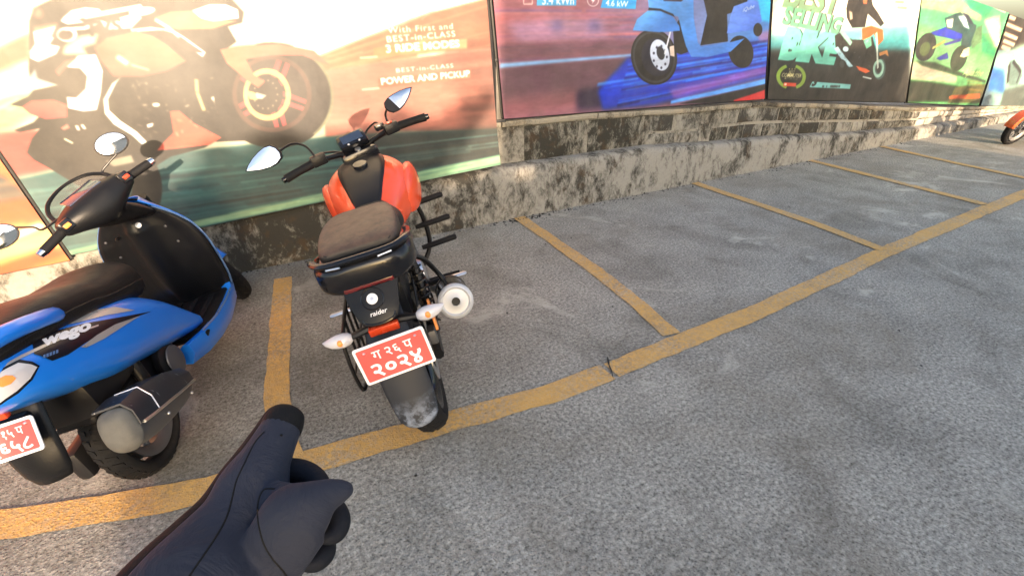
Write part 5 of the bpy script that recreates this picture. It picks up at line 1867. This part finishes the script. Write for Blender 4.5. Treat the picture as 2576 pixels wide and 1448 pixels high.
    MB().lathe([(0, .004), (.006, .004), (.0125, .003), (.013, 0)], (.05, .715, .735), (Vector((0, -.95, .3)), Vector((1, 0, 0)), Vector((0, .3, .95))), 20).build('key_lock', M_alu, ap)
    ellipsoid((-.06, .72, .70), (.008, .02, .008)).build('hook', M_steel, ap)
    # handlebar head: built straight, then turned with the steering
    hc = Vector((0, .63, .885))
    A = Matrix.Rotation(steer, 3, Vector((0, -math.sin(rk), math.cos(rk))))
    hf = lambda p: hc + A @ Vector(p)
    secs = []
    for (x, y0, y1, z0, z1) in ((-.175, -.035, .03, -.025, .028), (-.14, -.05, .05, -.038, .04), (-.10, -.065, .09, -.055, .052), (-.05, -.075, .13, -.085, .06), (0, -.075, .145, -.10, .062), (.05, -.075, .13, -.085, .06), (.10, -.065, .09, -.055, .052), (.14, -.05, .05, -.038, .04), (.175, -.035, .03, -.025, .028)):
        ring = []
        for j in range(20):
            a = 2 * math.pi * j / 20
            c_, s_ = math.cos(a), math.sin(a)
            ring.append((x, (y0 + y1) / 2 + (y1 - y0) / 2 * math.copysign(abs(c_) ** .8, c_), (z0 + z1) / 2 + (z1 - z0) / 2 * math.copysign(abs(s_) ** .8, s_)))
        secs.append(ring)
    head = xform(MB().loft(secs), hf).build('handlebar_cowl', M_bplast, root, sub=1)
    neck = [(.155, .155, .75, .785), (.12, .13, .70, .83), (.095, .11, .66, .87), (.085, .10, .63, .90)]
    rings = []
    for (hw, hd, yc, zc) in ((.13, .06, .775, .745), (.125, .075, .745, .785), (.105, .085, .70, .825), (.085, .085, .655, .865)):
        rings.append([(hw * math.cos(2 * math.pi * j / 20), yc + hd * math.sin(2 * math.pi * j / 20), zc - .25 * hd * math.sin(2 * math.pi * j / 20)) for j in range(20)])
    MB().loft(rings).build('neck_cowl', M_bplast, root, sub=1)
    xform(MB().box((0, .02, .058), (.15, .10, .012), .005, Matrix.Rotation(R(12), 3, 'X')), hf).build('instrument_glass', M_lcd, head)
    for s_ in (-1, 1):
        xform(MB().tube([(s_ * .165, -.01, 0), (s_ * .265, -.025, -.008)], [.0175, .017], 12), hf).build('grip', M_rub_grip, head)
        xform(MB().tube([(s_ * .265, -.025, -.008), (s_ * .285, -.028, -.009)], [.0165, .0135], 12), hf).build('bar_end', M_chrome, head)
        xform(MB().tube([(s_ * .15, .035, .0), (s_ * .22, .035, -.006), (s_ * .275, .015, -.014)], [.008, .0065, .006], 8), hf).build('lever', M_steel, head)
        xform(MB().box((s_ * .142, -.045, .012), (.045, .03, .045), .008), hf).build('switch_gear', M_bgloss, head)
        xform(MB().box((s_ * .145, -.064, .012), (.026, .014, .016), .004), hf).build('switch_button', M_refl if s_ > 0 else M_amber, head)
    for k in range(3):
        MB().tube(smooth_path([hf((.06 - .05 * k, .08, -.03)), hf((.10 - .06 * k, .16, -.06)), (.06 - .05 * k, .86, .80), (.03 - .03 * k, .88, .70)], 4), .005, 6).build('cable', M_steel, head)
    for s_ in (-1, 1):
        for (y, z) in ((.715, .69), (.745, .60)):
            ellipsoid((s_ * .13, y + .035, z), (.006, .004, .006)).build('screw', M_alud, ap)
    # flyscreen arch
    arch = [(-.14, .045, .028), (-.128, .09, .062), (-.085, .13, .092), (0, .148, .105), (.085, .13, .092), (.128, .09, .062), (.14, .045, .028)]
    base_ = [(-.135, .06, .025), (-.11, .09, .04), (-.06, .125, .055), (0, .14, .06), (.06, .125, .055), (.11, .09, .04), (.135, .06, .025)]
    P1, P2 = smooth_path(arch, 4), smooth_path(base_, 4)
    fr = xform(MB().tube(P1, [.006 + .004 * abs(2 * i / (len(P1) - 1) - 1) for i in range(len(P1))], 8), hf).build('flyscreen_frame', M_bplast, head)
    xform(MB().grid([[tuple(Vector(a).lerp(Vector(b), k / 4)) for a, b in zip(P1, P2)] for k in range(5)]), hf).build('flyscreen', M_smoke, fr, smooth=60)
    # mirrors
    oval = [(math.cos(2 * math.pi * j / 20), math.sin(2 * math.pi * j / 20)) for j in range(20)]
    if decals:
        gR, gL = W2L(at((280, 362), depth=2.02)), W2L(at((-6, 596), depth=1.86))
        rightv = MI.to_3x3() @ _r
        upv = MI.to_3x3() @ _u
        for s_, gc, rt_, an, ax_, bx_ in ((1, gR, W2L(at((258, 432), depth=2.02)), 32, .060, .041), (-1, gL, W2L(at((108, 577), depth=1.92)), 30, .062, .043)):
            gx, gy = mirror_axes(MW @ gc, (.1, -.9, .5), an, ax_, bx_)
            gx, gy = MI.to_3x3() @ gx, MI.to_3x3() @ gy
            foot = gc - (gy * 1.02 if s_ > 0 else -gx * 1.02) - (gx * .2 if s_ > 0 else gy * -.1)
            mid = rt_.lerp(foot, .35) + upv * .006
            rod_mirror(root, [hf((s_ * .12, .01, .04)), rt_, mid, foot], gc, gx, gy, oval, lambda p: Vector(p), .0042)
    else:
        for s_ in (-1, 1):
            rod_mirror(root, [hf((s_ * .12, .01, .04)), hf((s_ * .15, .02, .12)), hf((s_ * .18, .01, .18)), hf((s_ * .2, .0, .2))], hf((s_ * .2, 0, .24)), A @ Vector((.06, 0, 0)), A @ Vector((0, .01, .042)), oval, lambda p: Vector(p), .0042)
    # silencer on the right
    c0, c1_ = Vector((.165, .08, .255)), Vector((.205, -.385, .425))
    ax = (c1_ - c0).normalized()
    upn = Vector((0, 0, 1)) - ax * ax.z
    upn.normalize()
    rn = ax.cross(upn) * -1
    if rn.x < 0:
        rn = -rn
    rings = []
    for (t_, hw, hh) in ((0, .034, .04), (.12, .048, .064), (.35, .053, .078), (.75, .053, .084), (.92, .048, .072), (1.0, .03, .042)):
        cc_ = c0.lerp(c1_, t_)
        rings.append([cc_ + rn * hw * a + upn * hh * b for a, b in ((1, -.55), (1.08, 0), (1, .62), (.6, .98), (-.6, .98), (-1, .6), (-1, -.6), (-.5, -1), (.5, -1))])
    sil = MB().loft(rings).build('silencer', M_alud, root, smooth=60, sub=2)
    rings = []
    for (t_, hw, hh) in ((.06, .051, .060), (.35, .058, .084), (.75, .058, .090), (.945, .053, .078)):
        cc_ = c0.lerp(c1_, t_)
        rings.append([cc_ + rn * hw * a + upn * hh * b for a, b in ((1.02, -.06), (1.10, .0), (1.02, .60), (.6, 1.0), (-.85, 1.0), (-.85, .93), (.55, .92), (.95, .56))])
    hs = MB().loft(rings).build('heat_shield', M_muff, sil, smooth=30)
    rings = []
    for (t_, hw, hh) in ((.90, .051, .076), (.95, .049, .072), (.99, .040, .055), (1.012, .028, .036)):
        cc_ = c0.lerp(c1_, t_)
        rings.append([cc_ + rn * hw * a + upn * hh * b for a, b in ((1.03, -.57), (1.11, 0), (1.03, .62), (.62, 1.0), (-.62, 1.0), (-1.03, .6), (-1.03, -.6), (-.5, -1.03), (.5, -1.03))])
    MB().loft(rings).build('end_cap', M_ash, sil, smooth=60, sub=2)
    MB().tube([c0.lerp(c1_, t_) + rn * hw * 1.10 - upn * hh * .02 for (t_, hw, hh) in ((.06, .051, .060), (.35, .058, .084), (.75, .058, .090), (.915, .054, .080))], .0055, 6).build('shield_edge', M_alu, hs)
    cc_ = c0.lerp(c1_, .72)
    MB().tube([cc_ + rn * .061 + upn * .052, cc_ + rn * .065 + upn * .004], .0025, 5).tube([cc_ - rn * .03 + upn * .0915, cc_ + rn * .036 + upn * .0915, cc_ + rn * .061 + upn * .052], .0025, 5).build('shield_seam', M_alu, hs)
    for t_ in (.2, .62):
        q = c0.lerp(c1_, t_) + rn * .058 - upn * .034
        ellipsoid(q, (.006, .006, .006)).build('screw', M_alu, sil)
    # mudguard, plate
    rows = []
    for (y, z, hw, cr) in ((-.30, .62, .070, .02), (-.335, .56, .074, .022), (-.36, .50, .074, .024), (-.378, .435, .070, .024), (-.388, .385, .062, .022), (-.392, .352, .046, .016)):
        rows.append([(hw * u, y - cr * (1 - u * u), z) for u in (-1, -.8, -.4, 0, .4, .8, 1)])
    MB().grid(rows).build('rear_mudguard', M_bplast, root, smooth=50, solid=.006)
    rows = []
    for i in range(9):
        a = R(60 + 85 * i / 8)
        rows.append([(x, .262 * math.cos(a), .233 + .262 * math.sin(a)) for x in (-.06, -.03, 0, .03, .06)])
    MB().grid(rows).build('inner_guard', M_bplast, root, smooth=60, solid=.005)
    th = R(28)
    M = Matrix.Translation((.006, -.412, .532)) @ Matrix(((1, 0, 0, 0), (0, math.sin(th), -math.cos(th), 0), (0, math.cos(th), math.sin(th), 0), (0, 0, 0, 1)))
    number_plate(root, M, .15, .10, 'ज १५ प', '५६५८')
    MB().box((.006, -.372, .55), (.09, .04, .05), .008).build('plate_bracket', M_bplast, root)
    MB().box((.006, -.392, .604), (.07, .02, .022), .005).build('reflector', M_refl, root)
    return root


make_scooter(M_blue, 'blue scooter with black leg shield at the left edge, leaning on its stand', (-.531, 1.865, 0), R(12), R(13), R(46))
make_scooter(M_orange, 'red orange scooter in the sun, cut off by the right edge of the picture', (11.2, 2.24, 0), R(8), R(-68), R(10), decals=False)

# ================================================================== the viewer's gloved hand
from mathutils.bvhtree import BVHTree
m, t = newmat('navy softshell fabric')
v = t.vec()
weave = t.noise(v, 900, 2, .5)
soft = t.noise(v, 16, 4, .6)
t.base(t.mix(soft, (.0150, .0195, .0320), (.0250, .0280, .0440)))
t.set(rough=.75, spec=.22)
t.b.inputs['Sheen Weight'].default_value = .05
t.b.inputs['Sheen Roughness'].default_value = .4
t.b.inputs['Sheen Tint'].default_value = (.55, .55, .75, 1)
b1 = t.bump(weave, .25, .0006)
t.bump(t.noise(t.vec((1, 1, 1)), 30, 4, .55, .8), .6, .007, b1)
M_glove = m
M_palm = simple('black grip fabric', (.0045, .0045, .0055), .7, spec=.18, bump=.4)

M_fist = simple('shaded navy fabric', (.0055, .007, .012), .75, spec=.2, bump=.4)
person = thing('person', "person's outstretched hand in a dark navy glove, index finger pointing at the bikes", 'person', at((560, 1440), depth=.30))
PO = Vector(person.location)


def chain(pts, k=5, n=22):
    """pts: (photo x, photo y, distance, half width in photo units, thickness share)"""
    P = dense(pts, k)
    C_ = [at((p[0], p[1]), depth=p[2]) for p in P]
    secs = []
    for i, p in enumerate(P):
        a, b = C_[max(0, i - 1)], C_[min(len(C_) - 1, i + 1)]
        T = (b - a).normalized()
        view = (Vector((0, 0, CAMH)) - C_[i]).normalized()
        nrm = (view - T * view.dot(T)).normalized()
        bn = T.cross(nrm)
        r = max(.002, p[3] * p[2] / FOC)
        secs.append([C_[i] + bn * math.cos(2 * math.pi * j / n) * r + nrm * math.sin(2 * math.pi * j / n) * r * p[4] for j in range(n)])
    return secs


def fused(name, chains, mat, voxel, it):
    """several limbs melted into one continuous skin"""
    mb = MB()
    for c in chains:
        mb.loft([[p - PO for p in s_] for s_ in c])
    o = mb.build(name, mat, person)
    md = o.modifiers.new('melt', 'REMESH')
    md.mode = 'VOXEL'
    md.voxel_size = voxel
    md2 = o.modifiers.new('relax', 'SMOOTH')
    md2.factor = .6
    md2.iterations = it
    dg = bpy.context.evaluated_depsgraph_get()
    me = bpy.data.meshes.new_from_object(o.evaluated_get(dg))
    o.modifiers.clear()
    old = o.data
    o.data = me
    bpy.data.meshes.remove(old)
    me.name = name
    me.materials.clear()
    me.materials.append(mat)
    me.shade_smooth()
    return o


arm = chain([(240, 1960, .25, 215, .8), (330, 1800, .262, 208, .8), (400, 1680, .272, 200, .78), (468, 1560, .285, 184, .72), (528, 1455, .30, 160, .64), (574, 1370, .318, 128, .58), (614, 1290, .335, 98, .62), (641, 1216, .352, 84, .80), (671, 1150, .368, 61, .95), (698, 1095, .384, 51, 1), (715, 1057, .394, 45, 1), (723, 1038, .399, 37, 1), (728, 1026, .402, 19, 1)])
thumb = chain([(610, 1490, .318, 90, .7), (672, 1420, .315, 88, .62), (716, 1352, .314, 90, .60), (750, 1300, .316, 90, .70), (790, 1268, .320, 66, .80), (824, 1246, .325, 43, .9), (856, 1235, .330, 31, .95), (878, 1230, .333, 20, 1), (890, 1228, .3345, 10, 1)])
web = chain([(640, 1260, .345, 55, .7), (680, 1270, .335, 60, .6), (720, 1280, .325, 62, .6)])
hand = fused('hand', [arm, thumb, web], M_glove, .0017, 9)
mid = chain([(668, 1215, .378, 44, 1), (715, 1190, .376, 37, 1), (760, 1186, .372, 30, 1), (796, 1204, .364, 26, 1), (812, 1232, .354, 22, 1), (808, 1250, .348, 12, 1)])
ring = chain([(690, 1300, .36, 50, 1), (770, 1282, .358, 42, 1), (828, 1284, .346, 36, 1), (852, 1306, .336, 30, 1), (846, 1338, .328, 26, 1), (822, 1352, .322, 18, 1), (800, 1352, .320, 10, 1)])
little = chain([(690, 1370, .352, 46, 1), (756, 1360, .350, 38, 1), (806, 1366, .338, 33, 1), (816, 1390, .329, 28, 1), (796, 1412, .322, 25, 1), (768, 1418, .318, 18, 1), (745, 1412, .317, 10, 1)])
pal = chain([(700, 1420, .345, 60, .8), (700, 1340, .355, 70, .8), (690, 1270, .365, 60, .8)])
fused('curled_fingers', [mid, ring, little, pal], M_fist, .0016, 7)
under = chain([(380, 1680, .285, 205, .7), (452, 1550, .298, 188, .66), (512, 1452, .312, 164, .58), (560, 1368, .33, 132, .52), (602, 1288, .347, 102, .52), (632, 1210, .364, 80, .62), (659, 1148, .379, 60, .8), (688, 1092, .394, 49, .9), (709, 1050, .404, 42, .9), (718, 1032, .409, 30, .9), (722, 1022, .411, 12, .9)])
fused('glove_palm', [under], M_palm, .002, 6)

dgm = hand.data
bvh = BVHTree.FromPolygons([tuple(v_.co + PO) for v_ in dgm.vertices], [tuple(p.vertices) for p in dgm.polygons])


def on_hand(p):
    o = Vector((0, 0, CAMH))
    d = (at(p, depth=1) - o).normalized()
    h = bvh.ray_cast(o, d)
    return None if h[0] is None else h[0] + d * .00035


ZH = lambda p: ((400 + p[0] / 2.28) * .7892, (1200 + p[1] / 2.28) * .7892)
for path in ([(1010, 400), (940, 480), (860, 640), (805, 760), (775, 880), (742, 1000), (690, 1110), (600, 1250), (510, 1380), (450, 1470), (400, 1560)],
             [(1085, 815), (1020, 815), (985, 850), (965, 920), (962, 1000), (975, 1100), (1010, 1220), (1070, 1320), (1140, 1400), (1180, 1460)],
             [(1095, 235), (1140, 262), (1185, 290), (1215, 325), (1235, 360)]):
    pts = [on_hand(ZH(p)) for p in smooth_path([(a, b, 0) for a, b in path], 5)]
    pts = [p - PO for p in pts if p is not None]
    if len(pts) > 2:
        MB().tube(pts, .00075, 6).build('seam', M_palm, hand)
tipc = chain([(706, 1080, .3885, 49.5, 1), (715, 1058, .394, 48, 1), (723, 1038, .3993, 40, 1), (728, 1026, .4025, 20, 1)])
MB().loft([[p - PO for p in s_] for s_ in tipc]).build('fingertip_cap', M_palm, hand, smooth=70)
q = on_hand(ZH((1132, 425)))
if q is not None:
    ellipsoid(q - PO, (.0012, .0012, .0012)).build('snag', M_palm, hand)
